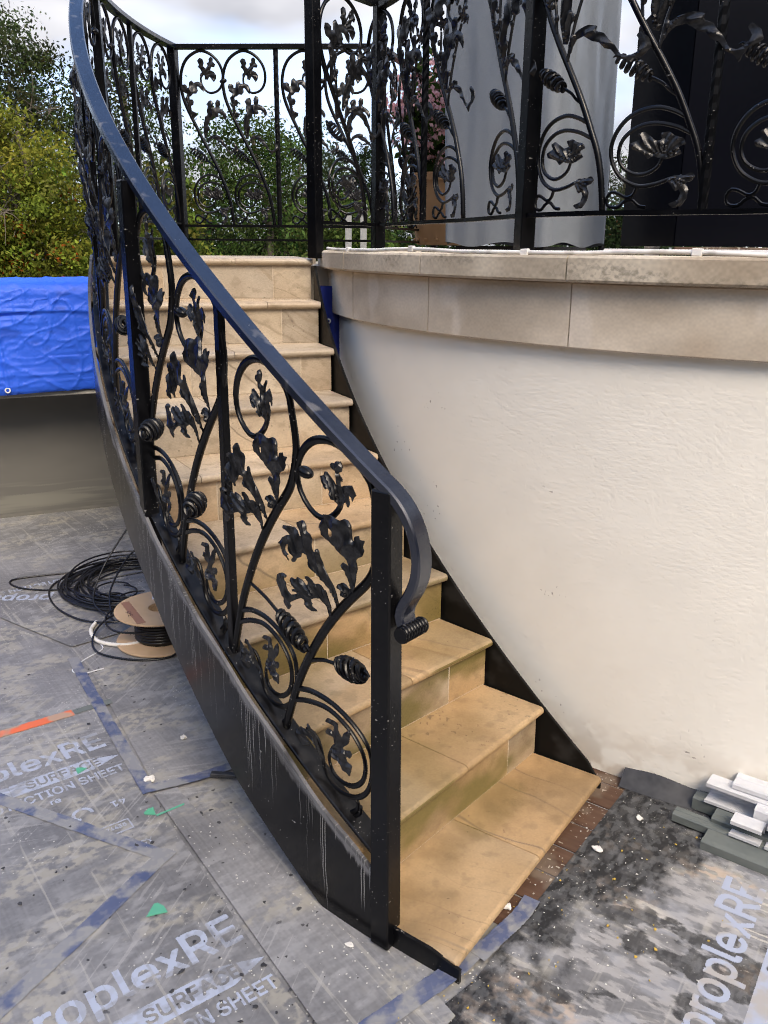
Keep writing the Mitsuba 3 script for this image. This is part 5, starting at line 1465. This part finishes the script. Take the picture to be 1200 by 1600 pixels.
for (x, y), s_, rz, lab in (((-0.577, 1.812), 0.025, 0.2, 'green ribbed plastic shard nearest the camera'), ((-0.70, 2.212), 0.019, 1.9, 'green ribbed plastic shard by the tape corner'),
                            ((-0.985, 2.425), 0.017, 0.9, 'green plastic scrap lying on the printed arrow')):
    pts = np.array([(-1, -0.8), (1.1, -0.55), (0.7, 0.35), (0.05, 0.95), (-0.35, 0.9)]) * s_
    sd = thing('plastic_shard', lab, 'plastic shard')
    m = plate(Polygon(pts), 0, 0.002)
    part(sd, 'plate', frame(m, [x, y, 0.0085], [math.cos(rz), math.sin(rz), 0.02]), 'green_plastic', smooth=False)
    for q in np.linspace(-0.75, 0.8, 7):
        ln = LineString([(q * s_, -2), (q * s_ * 0.85, 2)]).buffer(s_ * 0.05).intersection(Polygon(pts).buffer(-s_ * 0.04))
        if not ln.is_empty and ln.geom_type == 'Polygon':
            part(sd, 'rib', frame(plate(ln, 0.0021, 0.0034), [x, y, 0.0085], [math.cos(rz), math.sin(rz), 0.02]), 'green_plastic', smooth=False)
one('green_strap', frame(box(-0.045, 0.045, -0.003, 0.003, 0, 0.0015), [-0.64, 2.22, 0.0115], [0.78, 0.62, 0.01]), 'green_plastic', 'thin green plastic strip beside the creased blue tape', 'plastic strip', smooth=False)
one('rubber_block', frame(box(-0.042, 0.042, -0.012, 0.012, 0, 0.012, 0.002), [-0.510, 2.395, 0.0115], [0.96, -0.10, 0]), 'black_rubber', 'small black rubber block beside the creased blue tape', 'block', smooth=False)

# brown boards at the foot of the steps
wd = thing('wooden_decking', 'strip of brown wooden deck boards under the bottom step', 'decking')
edge0, edge1 = np.array([0.16, 1.55]), np.array([0.90, 2.56])
ed = (edge1 - edge0) / np.linalg.norm(edge1 - edge0)
en = np.array([-ed[1], ed[0]])
drum_c = Polygon([tuple(C2 + 2.372 * er(a)) for a in np.linspace(0, 2 * np.pi, 200)])
Lb = np.linalg.norm(edge1 - edge0) + 0.6
q0 = 0.47
i = 0
cut = Polygon([tuple(C2 + 3.39 * er(a)) for a in np.linspace(0, 2 * np.pi, 200)])
while q0 < Lb:
    o = edge0 + ed * (q0 - 0.2)
    pb = rect(o - en * 0.10, ed, 0.117, -1.0)
    pb = Polygon([tuple(o - en * 0.10), tuple(o + ed * 0.117 - en * 0.10), tuple(o + ed * 0.117 + en * 0.55), tuple(o + en * 0.55)])
    pb = pb.difference(drum_c).intersection(cut)
    if not pb.is_empty:
        pb = max(getattr(pb, 'geoms', [pb]), key=lambda g_: g_.area)
        if pb.area > 0.002:
            part(wd, 'board', plate(pb, 0.0005, 0.0026 + 0.0012 * (i % 2)), 'plank_wood', smooth=False)
    q0 += 0.1235
    i += 1

# ------------------------------------------------------------------ aluminium and grey profiles by the wall
PD = np.array([0.80, -0.60])
PD = PD / np.linalg.norm(PD)
PN = np.array([PD[1], -PD[0]])       # towards the camera


def profile(kind, W, H, L):
    t = 0.0035
    if kind == 'cee':          # lips and web seen from the open side
        S = [(0, 0), (W, 0), (W, H), (0, H), (0, H - 0.011), (t, H - 0.011), (t, H - t), (W - t - 0.006, H - t), (W - t - 0.006, H * 0.55), (W - t, H * 0.5), (W - t, t), (t, t), (t, 0.009), (0, 0.009)]
    elif kind == 'tube':
        b = 0.004
        S = [(b, 0), (W - b, 0), (W, b), (W, H - b), (W - b, H), (W * 0.55, H), (W * 0.52, H - 0.002), (W * 0.40, H - 0.002), (W * 0.37, H), (b, H), (0, H - b), (0, b)]
    else:                      # a flat with a raised rib
        S = [(0, 0), (W, 0), (W, H), (W * 0.86, H), (W * 0.84, H - 0.004), (W * 0.22, H - 0.006), (W * 0.20, H - 0.002), (0.002, H - 0.004), (0, H - 0.006)]
    return trimesh.creation.extrude_polygon(Polygon(S).buffer(0), L, engine='earcut')


def lay(kind, x, y, z, W, H, L, bsdf, label, rot=0.0, name=None, group=None):
    m = profile(kind, W, H, L)
    d = PD if not rot else np.array([PD[0] * math.cos(rot) - PD[1] * math.sin(rot), PD[0] * math.sin(rot) + PD[1] * math.cos(rot)])
    nrm = np.array([-d[1], d[0]])
    M = np.eye(4)
    # local x across (away from camera), y up, z along
    M[:3, 0], M[:3, 1], M[:3, 2], M[:3, 3] = [nrm[0], nrm[1], 0], [0, 0, 1], [d[0], d[1], 0], [x, y, z]
    m = m.copy()
    m.apply_transform(M)
    if m.volume < 0:
        m.invert()
    return one(name, m, bsdf, label, 'profile', group, smooth=False)


ag, aw = 'grey_profile', 'white_profile'
lay('flat', 0.915, 2.070, 0.008, 0.085, 0.030, 0.9, 'alu_grey', 'broad grey profile lying nearest the camera at the right', name=ag)
lay('tube', 0.872, 2.190, 0.009, 0.045, 0.030, 0.9, 'alu_grey', 'grey profile sticking out furthest towards the stair', name=ag)
lay('tube', 0.972, 2.150, 0.009, 0.060, 0.046, 0.8, 'alu_grey', 'thick grey profile under the white ones', name=ag)
lay('tube', 0.952, 2.250, 0.009, 0.050, 0.044, 0.8, 'alu_grey', 'dark grey profile at the back against the wall', name=ag)
lay('cee', 0.975, 2.222, 0.056, 0.060, 0.066, 0.62, 'alu_white', 'white channel at the back of the stack with its open side to the camera', name=aw)
lay('tube', 1.040, 2.192, 0.1225, 0.072, 0.020, 0.62, 'alu_white', 'flat white profile lying on top of the stack', 0.03, name=aw)
lay('cee', 1.000, 2.088, 0.040, 0.052, 0.050, 0.085, 'alu_white', 'short white channel offcut at the front of the stack', name=aw)
lay('cee', 1.078, 2.030, 0.040, 0.060, 0.072, 0.55, 'alu_white', 'white channel in front beside the short offcut', name=aw)
lay('tube', 1.072, 2.105, 0.060, 0.055, 0.058, 0.55, 'alu_white', 'white profile in the middle of the stack', name=aw)

# ------------------------------------------------------------------ cable reel, coil and pipe
reel = thing('cable_reel', 'cardboard cable reel wound with black cable beside the stringer', 'cable reel')
RC = np.array([-0.962, 3.412])


def disc(r0, r1, z0, z1, n=64):
    P = [(r0, z0), (r1 - .002, z0), (r1, z0 + .002), (r1, z1 - .002), (r1 - .002, z1), (r0, z1), (r0, z0)]
    m = trimesh.creation.revolve(np.array(P), sections=n)
    if m.volume < 0:
        m.invert()
    m.apply_translation([RC[0], RC[1], 0])
    return m


part(reel, 'flange', disc(0.05, 0.192, 0.0105, 0.0185), 'cardboard')
part(reel, 'flange', disc(0.05, 0.192, 0.150, 0.158), 'cardboard')
part(reel, 'hub', disc(0.047, 0.055, 0.019, 0.1495), 'cardboard')
hl = np.linspace(0, 9 * 2 * np.pi, 9 * 36)
for r0 in (0.108,):
    P = np.stack([RC[0] + r0 * np.cos(hl), RC[1] + r0 * np.sin(hl), 0.026 + (0.143 - 0.026) * hl / hl[-1]], 1)
    part(reel, 'winding', cat(tube(P, 0.0068, 7), disc(0.057, 0.106, 0.02, 0.149, 40)), 'cable_black', smooth=60)
# tape and label on the upper flange
vd = np.array([0.82, -0.57])
m = box(-0.155, 0.155, -0.017, 0.017, 0.1583, 0.1588)
part(reel, 'tape', frame(m, [RC[0] - 0.075, RC[1] - 0.03, 0], [0.50, -0.866, 0]) if False else frame(box(-0.128, 0.128, -0.018, 0.018, 0.1583, 0.1588), [RC[0] - 0.100, RC[1] - 0.062, 0], [0.52, -0.854, 0]), 'brown_tape', smooth=False)
part(reel, 'label', frame(box(-0.036, 0.036, -0.016, 0.016, 0.1583, 0.1588), [RC[0] - 0.025, RC[1] + 0.105, 0], [0.95, 0.3, 0]), 'paper', smooth=False)
part(reel, 'lettering', write('345', (RC[0] - 0.088, RC[1] - 0.095), (-0.52, 0.854), 0.020, 0.055, False, 0.1590, align='start'), 'ink', smooth=False)

coil = thing('cable_coil', 'tangled coil of thin black cable lying behind the reel', 'cable')
rc = np.random.default_rng(5)
CC = np.array([-1.27, 4.03])
for q in range(22):
    n = 60
    th = np.linspace(0, 2 * np.pi * 1.08, n) + rc.uniform(0, 6.3)
    R_ = rc.uniform(0.20, 0.31) * (1 + 0.06 * np.sin(th * 2 + rc.uniform(0, 6)) + 0.03 * np.sin(th * 3 + rc.uniform(0, 6)))
    c = CC + rc.normal(size=2) * 0.022
    P = np.stack([c[0] + 1.05 * R_ * np.cos(th), c[1] + 1.1 * R_ * np.sin(th), 0.0125 + 0.045 * rc.uniform(0.1, 1) * (0.6 + 0.4 * np.sin(th + rc.uniform(0, 6)))], 1)
    part(coil, 'loop', tube(P, 0.0045, 6), 'cable_black', smooth=True)
loops = [
    [(-1.16, 4.26, .03), (-1.45, 4.22, .014), (-1.75, 4.14, .012), (-1.895, 4.06, .012), (-1.80, 3.96, .012), (-1.60, 3.95, .012), (-1.40, 4.05, .03), (-1.2, 4.12, .05)],
    [(-1.05, 4.2, .04), (-1.22, 4.45, .014), (-1.50, 4.30, .013), (-1.66, 4.02, .013), (-1.55, 3.74, .013), (-1.30, 3.55, .02), (-1.0, 3.62, .03)],
    [(-0.95, 3.75, .02), (-1.10, 3.86, .20), (-1.19, 3.97, .36), (-1.215, 4.0, .385), (-1.23, 3.99, .36), (-1.34, 3.86, .18), (-1.36, 3.72, .05), (-1.22, 3.57, .02)],
    [(-0.92, 3.85, .03), (-1.04, 3.95, .16), (-1.14, 4.02, .235), (-1.25, 3.98, .19), (-1.30, 3.80, .08), (-1.25, 3.62, .03)],
    [(-1.00, 3.56, .05), (-1.20, 3.58, .05), (-1.26, 3.44, .03), (-1.20, 3.26, .02), (-1.02, 3.20, .012), (-0.88, 3.23, .014), (-0.84, 3.30, .05)],
    [(-1.02, 3.62, .06), (-1.23, 3.63, .05), (-1.225, 3.47, .06), (-1.14, 3.34, .075), (-1.02, 3.31, .08), (-0.95, 3.33, .07)],
]
for L_ in loops:
    part(coil, 'stray_loop', tube(resample(L_, 60), 0.0046, 6), 'cable_black', smooth=True)
for q in range(5):
    th = np.linspace(0, 5, 30) + rc.uniform(0, 6)
    c = CC + [rc.uniform(-.1, .12), rc.uniform(-.25, -.05)]
    R_ = rc.uniform(0.05, 0.11)
    part(coil, 'small_loop', tube(np.stack([c[0] + R_ * np.cos(th), c[1] + R_ * np.sin(th), 0.02 + 0.03 * rc.uniform() + 0 * th], 1), 0.004, 6), 'cable_black', smooth=True)
plug = frame(box(-0.012, 0.012, -0.005, 0.005, 0, 0.009, 0.001), [-1.21, 3.69, 0.012], [0.9, 0.3, 0])
one('brass_connector', plug, 'yellow_chip', 'small brass connector lying among the black cable loops', 'connector')
one('white_hose', tube(resample([(-1.30, 3.56, .016), (-1.29, 3.46, .016), (-1.22, 3.36, .016), (-1.10, 3.33, .016), (-1.0, 3.38, .02)], 40), 0.0085, 10), 'cable_white', 'short curved white hose beside the cable reel', 'hose', smooth=True)
one('pale_string', tube(resample([(-1.215, 3.355, .009), (-1.19, 3.30, .009), (-1.235, 3.20, .009), (-1.25, 3.11, .009), (-1.20, 3.085, .009), (-1.13, 3.13, .009)], 30), 0.0022, 5), 'paper', 'thin pale string lying in front of the cable reel', 'string', smooth=True)

pipe = thing('black_pipe', 'black pipe end poking out from under the stringer', 'pipe')
tp_ = trimesh.creation.annulus(0.0175, 0.0215, 0.30, sections=28)
M = np.eye(4)
ax = np.array([-0.55, -0.82, 0.0])
ax /= np.linalg.norm(ax)
M[:3, 2], M[:3, 0] = ax, np.array([ax[1], -ax[0], 0])
M[:3, 1] = np.cross(M[:3, 2], M[:3, 0])
M[:3, 3] = np.array([-0.665, 2.83, 0.0315]) - ax * 0.15
tp_.apply_transform(M)
part(pipe, 'tube', tp_, 'cable_black', smooth=40)

# ------------------------------------------------------------------ grit and chips
def chips(n, area, zf, smin_, smax, seed, flat=0.45, clusters=None):
    r = np.random.default_rng(seed)
    base = trimesh.creation.icosahedron()
    V, F = [], []
    got = 0
    while got < n:
        if clusters is not None and r.uniform() < 0.8:
            c = clusters[int(r.integers(len(clusters)))]
            xy = np.array(c[:2]) + r.normal(size=2) * c[2]
        else:
            xy = r.uniform(area[0], area[1])
        d = np.hypot(*(xy - C2))
        if d < 2.40 or 2.47 < d < 3.43 and (xy - C2) @ er(phi(1.0) + np.pi / 2) < 0 or not free(xy):
            continue
        s = r.uniform(0, 1) ** 2.4 * (smax - smin_) + smin_
        v = base.vertices * r.uniform(0.5, 1.3, (12, 1)) * s * np.array([r.uniform(0.7, 1.5), r.uniform(0.6, 1.2), flat])
        a = r.uniform(0, 6.3)
        v = v @ np.array([[math.cos(a), math.sin(a), 0], [-math.sin(a), math.cos(a), 0], [0, 0, 1]])
        V.append(v + [xy[0], xy[1], zf + s * flat * 0.6])
        F.append(base.faces + 12 * got)
        got += 1
    return mk(np.vstack(V), np.vstack(F))


step1 = Polygon([tuple(C2 + RI * er(phi(1.0))), tuple(C2 + 3.41 * er(phi(1.0))), tuple(C2 + 3.41 * er(phi(4.0))), tuple(C2 + RI * er(phi(4.0)))])
from shapely.geometry import Point


def free(xy):
    return not step1.contains(Point(*xy))


white_c = [(0.10, 1.50, 0.10), (0.5, 1.85, 0.16), (-0.12, 1.62, 0.12), (-0.30, 1.95, 0.12), (-0.45, 2.2, 0.15), (0.75, 2.1, 0.15), (0.85, 2.42, 0.06), (0.4, 1.6, 0.2), (-0.7, 2.5, 0.2)]
k_ = one('white_grit', chips(800, ((-1.9, 1.2), (1.3, 3.6)), 0.0095, 0.0005, 0.0030, 31, 0.5, white_c), 'white_chip', 'pale plaster crumbs scattered over the floor sheets', 'grit', smooth=False)
labels[k_]['kind'] = 'stuff'
k_ = one('yellow_grit', chips(90, ((0.1, 1.3), (1.2, 2.5)), 0.0095, 0.0010, 0.0048, 32, 0.6, [(0.35, 1.7, 0.12), (0.6, 1.9, 0.15), (0.85, 2.4, 0.05), (0.15, 1.5, 0.08)]), 'yellow_chip', 'yellow crumbs scattered at the foot of the steps', 'grit', smooth=False)
labels[k_]['kind'] = 'stuff'
k_ = one('black_grit', chips(260, ((-1.3, 1.3), (0.6, 2.9)), 0.0088, 0.002, 0.0085, 33, 0.16, [(-0.3, 1.85, 0.14), (-0.12, 1.6, 0.1), (-0.5, 2.35, 0.15), (-0.62, 2.7, 0.12), (-0.25, 1.45, 0.12)]), 'black_rubber', 'black sealant crumbs scattered along the stringer', 'grit', smooth=False)
labels[k_]['kind'] = 'stuff'
for (x, y), s_, rz, lab in (((-0.745, 2.375), 0.020, 0.4, 'round white chip on the tape corner'), ((-0.69, 2.62), 0.014, 1.0, 'cream stone flake on the dark sheet'), ((0.62, 2.06), 0.018, 2.0, 'pale splinter on the black sheet'),
                            ((0.845, 2.425), 0.012, 0.3, 'white flake on the boards by the wall'), ((0.78, 2.20), 0.013, 0.9, 'beige stone chip near the grey profile'), ((0.33, 1.83), 0.013, 0.1, 'cream wood chip by the sheet edge'), ((-0.075, 1.70), 0.012, 2.4, 'white chip under the stringer near the newel')):
    b = trimesh.creation.icosphere(2, s_)
    b.apply_scale([1, 0.7, 0.25])
    b.vertices += (meshkit.noise(b.vertices * 120)[:, None] - 0.5) * s_ * 0.5
    one('stone_chip', frame(b, [x, y, 0.0125], [math.cos(rz), math.sin(rz), 0]), 'white_chip', lab, 'chip', smooth=False)

# ------------------------------------------------------------------ trees beyond the terraces
def branches(r, base, height, spread, r0, n=7, bare=0, lean=(0, 0)):
    """Trunk with limbs: a list of tubes and the limb ends."""
    base = np.array(base, float)
    top = base + [lean[0], lean[1], height]
    tr = resample([base, base + (top - base) * 0.4 + r.normal(size=3) * [0.12, 0.12, 0], base + (top - base) * 0.75 + r.normal(size=3) * [0.2, 0.2, 0], top], 14)
    ms, ends = [tube(tr, np.linspace(r0, r0 * 0.25, 14), 8)], [top]
    limbs = []
    for i in range(n):
        t = 0.30 + 0.62 * (i + r.uniform(0, 0.6)) / n
        o = tr[int(t * 13)]
        a = r.uniform(0, 6.3)
        L = spread * r.uniform(0.55, 1.05) * (1.1 - 0.5 * t)
        e = o + np.array([math.cos(a) * L, math.sin(a) * L, L * r.uniform(0.1, 0.75)])
        mid = (o + e) / 2 + r.normal(size=3) * L * 0.10 + [0, 0, L * 0.08]
        q = resample([o, mid, e], 9)
        limbs.append(tube(q, np.linspace(r0 * 0.42 * (1 - 0.5 * t) + 0.008, 0.008, 9), 6))
        ends.append(e)
        for j in range(3 + bare):
            o2 = q[int(r.integers(3, 9))]
            e2 = o2 + (r.normal(size=3) * 0.33 + [math.cos(a) * 0.25, math.sin(a) * 0.25, 0.18]) * L * 0.75
            q2 = resample([o2, (o2 + e2) / 2 + r.normal(size=3) * L * 0.07, e2], 7)
            limbs.append(tube(q2, np.linspace(0.015, 0.005, 7), 4))
            ends.append(e2)
            for _ in range(2 * bare):
                o3 = q2[int(r.integers(2, 7))]
                e3 = o3 + r.normal(size=3) * L * 0.22
                limbs.append(tube(resample([o3, (o3 + e3) / 2 + r.normal(size=3) * L * 0.04, e3], 5), np.linspace(0.007, 0.003, 5), 3))
    return ms, limbs, np.array(ends)


def tree(name, label, base, height, crowns, col, size, seed, r0=0.14, spread=1.2, bare=0, per=40, accent=None, group=None, n_limbs=8, aspect=0.5, catname='tree'):
    """crowns: (centre offset from the base, radii, clumps, spread of a clump)."""
    r = np.random.default_rng(seed)
    t = thing(name, label, catname, group)
    base = np.array(base, float)
    trunk, limbs, ends = branches(r, base, height * 0.93, spread, r0, n_limbs, bare)
    part(t, 'trunk', trunk[0], 'bark', smooth=60)
    part(t, 'branches', cat(*limbs), 'bark', smooth=60)
    Ps, Cs = [], []
    for off, rad, n, spr in crowns:
        p, ci, c = clumps(r, base + np.array(off), rad, n, per, spr)
        tone = np.array(col) * r.uniform(0.32, 1.7, (n, 1)) * (1 + r.normal(size=(n, 3)) * 0.10)
        if accent is not None:
            pick = r.uniform(size=n) < accent[1]
            tone[pick] = np.array(accent[0]) * r.uniform(0.7, 1.4, (int(pick.sum()), 1))
        Ps.append(p)
        Cs.append(tone[ci] * r.uniform(0.75, 1.3, (len(p), 1)))
    m, cc2 = leaves(np.vstack(Ps), size, np.vstack(Cs), r, aspect=aspect)
    part(t, 'crown', m, 'leaf', smooth=False, color=cc2)
    return t


G = -3.1
DARK, MID, YEL = (0.030, 0.042, 0.016), (0.052, 0.080, 0.022), (0.180, 0.205, 0.034)


def ground(px, t):
    return ((px - 600) / FOCAL * t, t * 1.047, G)


def lift(z):
    return z - G


# left: a tall dark tree behind, a yellowing one in front with bare twigs
tree('oak_tree', 'tall dark grey-green oak at the far left behind the yellowing tree', ground(20, 12.5), 8.3, [((-0.55, 0, lift(4.35)), (0.75, 0.8, 0.8), 95, 0.13), ((0.00, 0.1, lift(4.05)), (0.60, 0.8, 0.75), 90, 0.12), ((0.58, 0, lift(3.65)), (0.45, 0.6, 0.65), 60, 0.11), ((0.2, 0, lift(3.05)), (0.9, 0.7, 0.6), 80, 0.12), ((-1.5, 0.2, lift(3.6)), (0.9, 0.9, 1.0), 90, 0.14), ((0.1, 0.3, lift(2.2)), (1.5, 0.9, 0.9), 170, 0.16), ((0.0, 0.3, lift(1.2)), (1.7, 0.9, 0.8), 150, 0.18)],
     (0.062, 0.080, 0.034), 0.028, 11, 0.16, 1.4, 3, 60, n_limbs=12)
tree('maple_tree', 'yellow-green tree with bare grey twigs and a few orange leaves at the left', ground(40, 9.2), 6.3, [((0.15, 0, lift(2.45)), (0.45, 0.5, 0.36), 60, 0.10), ((-0.55, 0.1, lift(2.75)), (0.5, 0.5, 0.42), 66, 0.11), ((0.42, 0, lift(2.0)), (0.34, 0.5, 0.38), 50, 0.09), ((-0.25, -0.1, lift(1.95)), (0.6, 0.5, 0.34), 70, 0.10), ((0.20, -0.1, lift(1.50)), (0.65, 0.5, 0.30), 80, 0.10), ((-0.7, -0.2, lift(1.35)), (0.7, 0.5, 0.5), 80, 0.11), ((0.2, 0.1, lift(0.95)), (1.0, 0.6, 0.4), 90, 0.12)],
     YEL, 0.025, 12, 0.13, 1.35, 4, 62, accent=((0.36, 0.09, 0.02), 0.012), n_limbs=14)
# between the handrail and the far post
tree('holly_tree', 'dark evergreen tree seen through the curved landing railing', ground(205, 13), 7.6, [((0, 0, lift(3.25)), (0.80, 0.8, 1.0), 150, 0.14), ((0.1, 0, lift(1.7)), (1.1, 0.9, 0.9), 130, 0.15)], (0.060, 0.085, 0.030), 0.030, 13, 0.13, 1.0, 1, 40)
tree('hazel_bush', 'bright green bush just beyond the landing corner', ground(262, 8.2), 4.9, [((0, 0, lift(1.85)), (0.32, 0.4, 0.55), 60, 0.08), ((0.05, 0, lift(1.35)), (0.40, 0.4, 0.5), 60, 0.09)], (0.115, 0.145, 0.030), 0.030, 14, 0.05, 0.45, 1, 34, catname='bush')
tree('ash_tree', 'thin leafed tree with bare twigs behind the left half of the far railing', ground(318, 15), 6.6, [((0.0, 0, lift(2.65)), (0.95, 0.8, 0.65), 80, 0.13), ((0.3, 0, lift(1.5)), (1.2, 0.9, 0.7), 130, 0.16)], (0.060, 0.085, 0.028), 0.036, 15, 0.10, 1.1, 3, 34, n_limbs=10)
tree('beech_tree', 'leafy green tree rising highest behind the middle of the far railing', ground(395, 14), 6.9, [((0, 0, lift(2.85)), (0.85, 0.8, 0.85), 170, 0.13), ((0.25, 0, lift(1.6)), (1.1, 0.9, 0.75), 140, 0.15)], (0.062, 0.100, 0.028), 0.030, 16, 0.13, 1.0, 1, 42)
tree('sycamore_tree', 'broad dark tree behind the right half of the far railing', ground(468, 15.5), 6.6, [((0, 0, lift(2.75)), (1.0, 0.8, 0.85), 180, 0.15), ((0.1, 0, lift(1.4)), (1.2, 0.9, 0.6), 120, 0.15)], (0.048, 0.078, 0.024), 0.032, 17, 0.13, 1.0, 1, 42)
tree('fir_tree', 'dark conifer behind the head of the stair', ground(568, 14.5), 6.8, [((0, 0, lift(2.75)), (0.22, 0.22, 0.55), 40, 0.07), ((0, 0, lift(2.2)), (0.45, 0.4, 0.5), 70, 0.09), ((0, 0, lift(1.5)), (0.75, 0.6, 0.7), 110, 0.12)], (0.022, 0.040, 0.016), 0.040, 18, 0.10, 0.6, 0, 44, aspect=0.22)
tree('laurel_bush', 'light green bush low behind the single scroll panel', ground(525, 10), 5.2, [((0, 0, lift(1.75)), (0.55, 0.5, 0.5), 110, 0.10), ((0.3, 0, lift(1.5)), (0.5, 0.5, 0.4), 60, 0.10)], (0.080, 0.115, 0.030), 0.032, 19, 0.05, 0.6, 0, 40, catname='bush')
tree('cypress_tree', 'dark conifer behind the flowering shrub', ground(640, 13), 6.2, [((0, 0, lift(1.9)), (0.85, 0.6, 0.75), 140, 0.13), ((0.5, 0.2, lift(2.0)), (0.5, 0.5, 0.6), 60, 0.12)], (0.026, 0.046, 0.016), 0.038, 20, 0.10, 0.7, 0, 42, aspect=0.25)
tree('pine_tree', 'pine seen in the gap between the grey cover and the black cabinet', ground(972, 15), 6.9, [((0, 0, lift(2.75)), (0.42, 0.45, 0.5), 50, 0.12), ((-0.1, 0, lift(1.7)), (0.8, 0.7, 0.7), 90, 0.15)], (0.045, 0.060, 0.022), 0.038, 22, 0.09, 0.7, 1, 34, aspect=0.25)
tree('berry_shrub', 'dark shrub with red berries in the gap beside the black cabinet', ground(948, 9), 4.9, [((0.1, 0, lift(1.75)), (0.32, 0.4, 0.42), 60, 0.09)], (0.030, 0.045, 0.018), 0.030, 23, 0.05, 0.4, 1, 34, accent=((0.32, 0.11, 0.05), 0.06), catname='shrub')

# the wood behind, one mass
r_ = np.random.default_rng(77)
Ps, Cs = [], []
for i in range(46):
    a = math.radians(-36 + 84 * i / 45 + r_.uniform(-0.8, 0.8))
    d = r_.uniform(21, 30)
    zt = 1.65 + d * math.tan(math.radians(r_.uniform(1.3, 3.2)))
    p, ci, _ = clumps(r_, (d * math.sin(a), d * math.cos(a), zt - 2.3), (1.7, 1.2, 2.4), 70, 26, 0.26)
    tone = np.array((0.034, 0.054, 0.019)) * r_.uniform(0.5, 1.6) * r_.uniform(0.6, 1.4, (70, 1))
    Ps.append(p)
    Cs.append(tone[ci])
far_m, far_c = leaves(np.vstack(Ps), 0.10, np.vstack(Cs), r_)
Ps, Cs = [], []
for i in range(64):
    a = math.radians(56 + 260 * i / 63 + r_.uniform(-1.5, 1.5))
    d = r_.uniform(17, 23)
    zt = 1.65 + d * math.tan(math.radians(r_.uniform(15, 25)))
    p, ci, _ = clumps(r_, (d * math.sin(a), d * math.cos(a), (zt + G) / 2), (1.9, 1.9, (zt - G) / 2), 130, 10, 0.45)
    tone = np.array((0.034, 0.052, 0.019)) * r_.uniform(0.5, 1.6) * r_.uniform(0.6, 1.4, (130, 1))
    Ps.append(p)
    Cs.append(tone[ci])
m, cc2 = leaves(np.vstack(Ps), 0.40, np.vstack(Cs), r_, aspect=0.8)
m, cc2 = cat(far_m, m), np.vstack([far_c, cc2])
k_ = key('woodland')
scene[k_] = mikit.ply(m, 'leaf', color=cc2)
labels[k_] = {'label': 'mass of dark woodland round the garden in the distance', 'category': 'woodland', 'kind': 'stuff'}
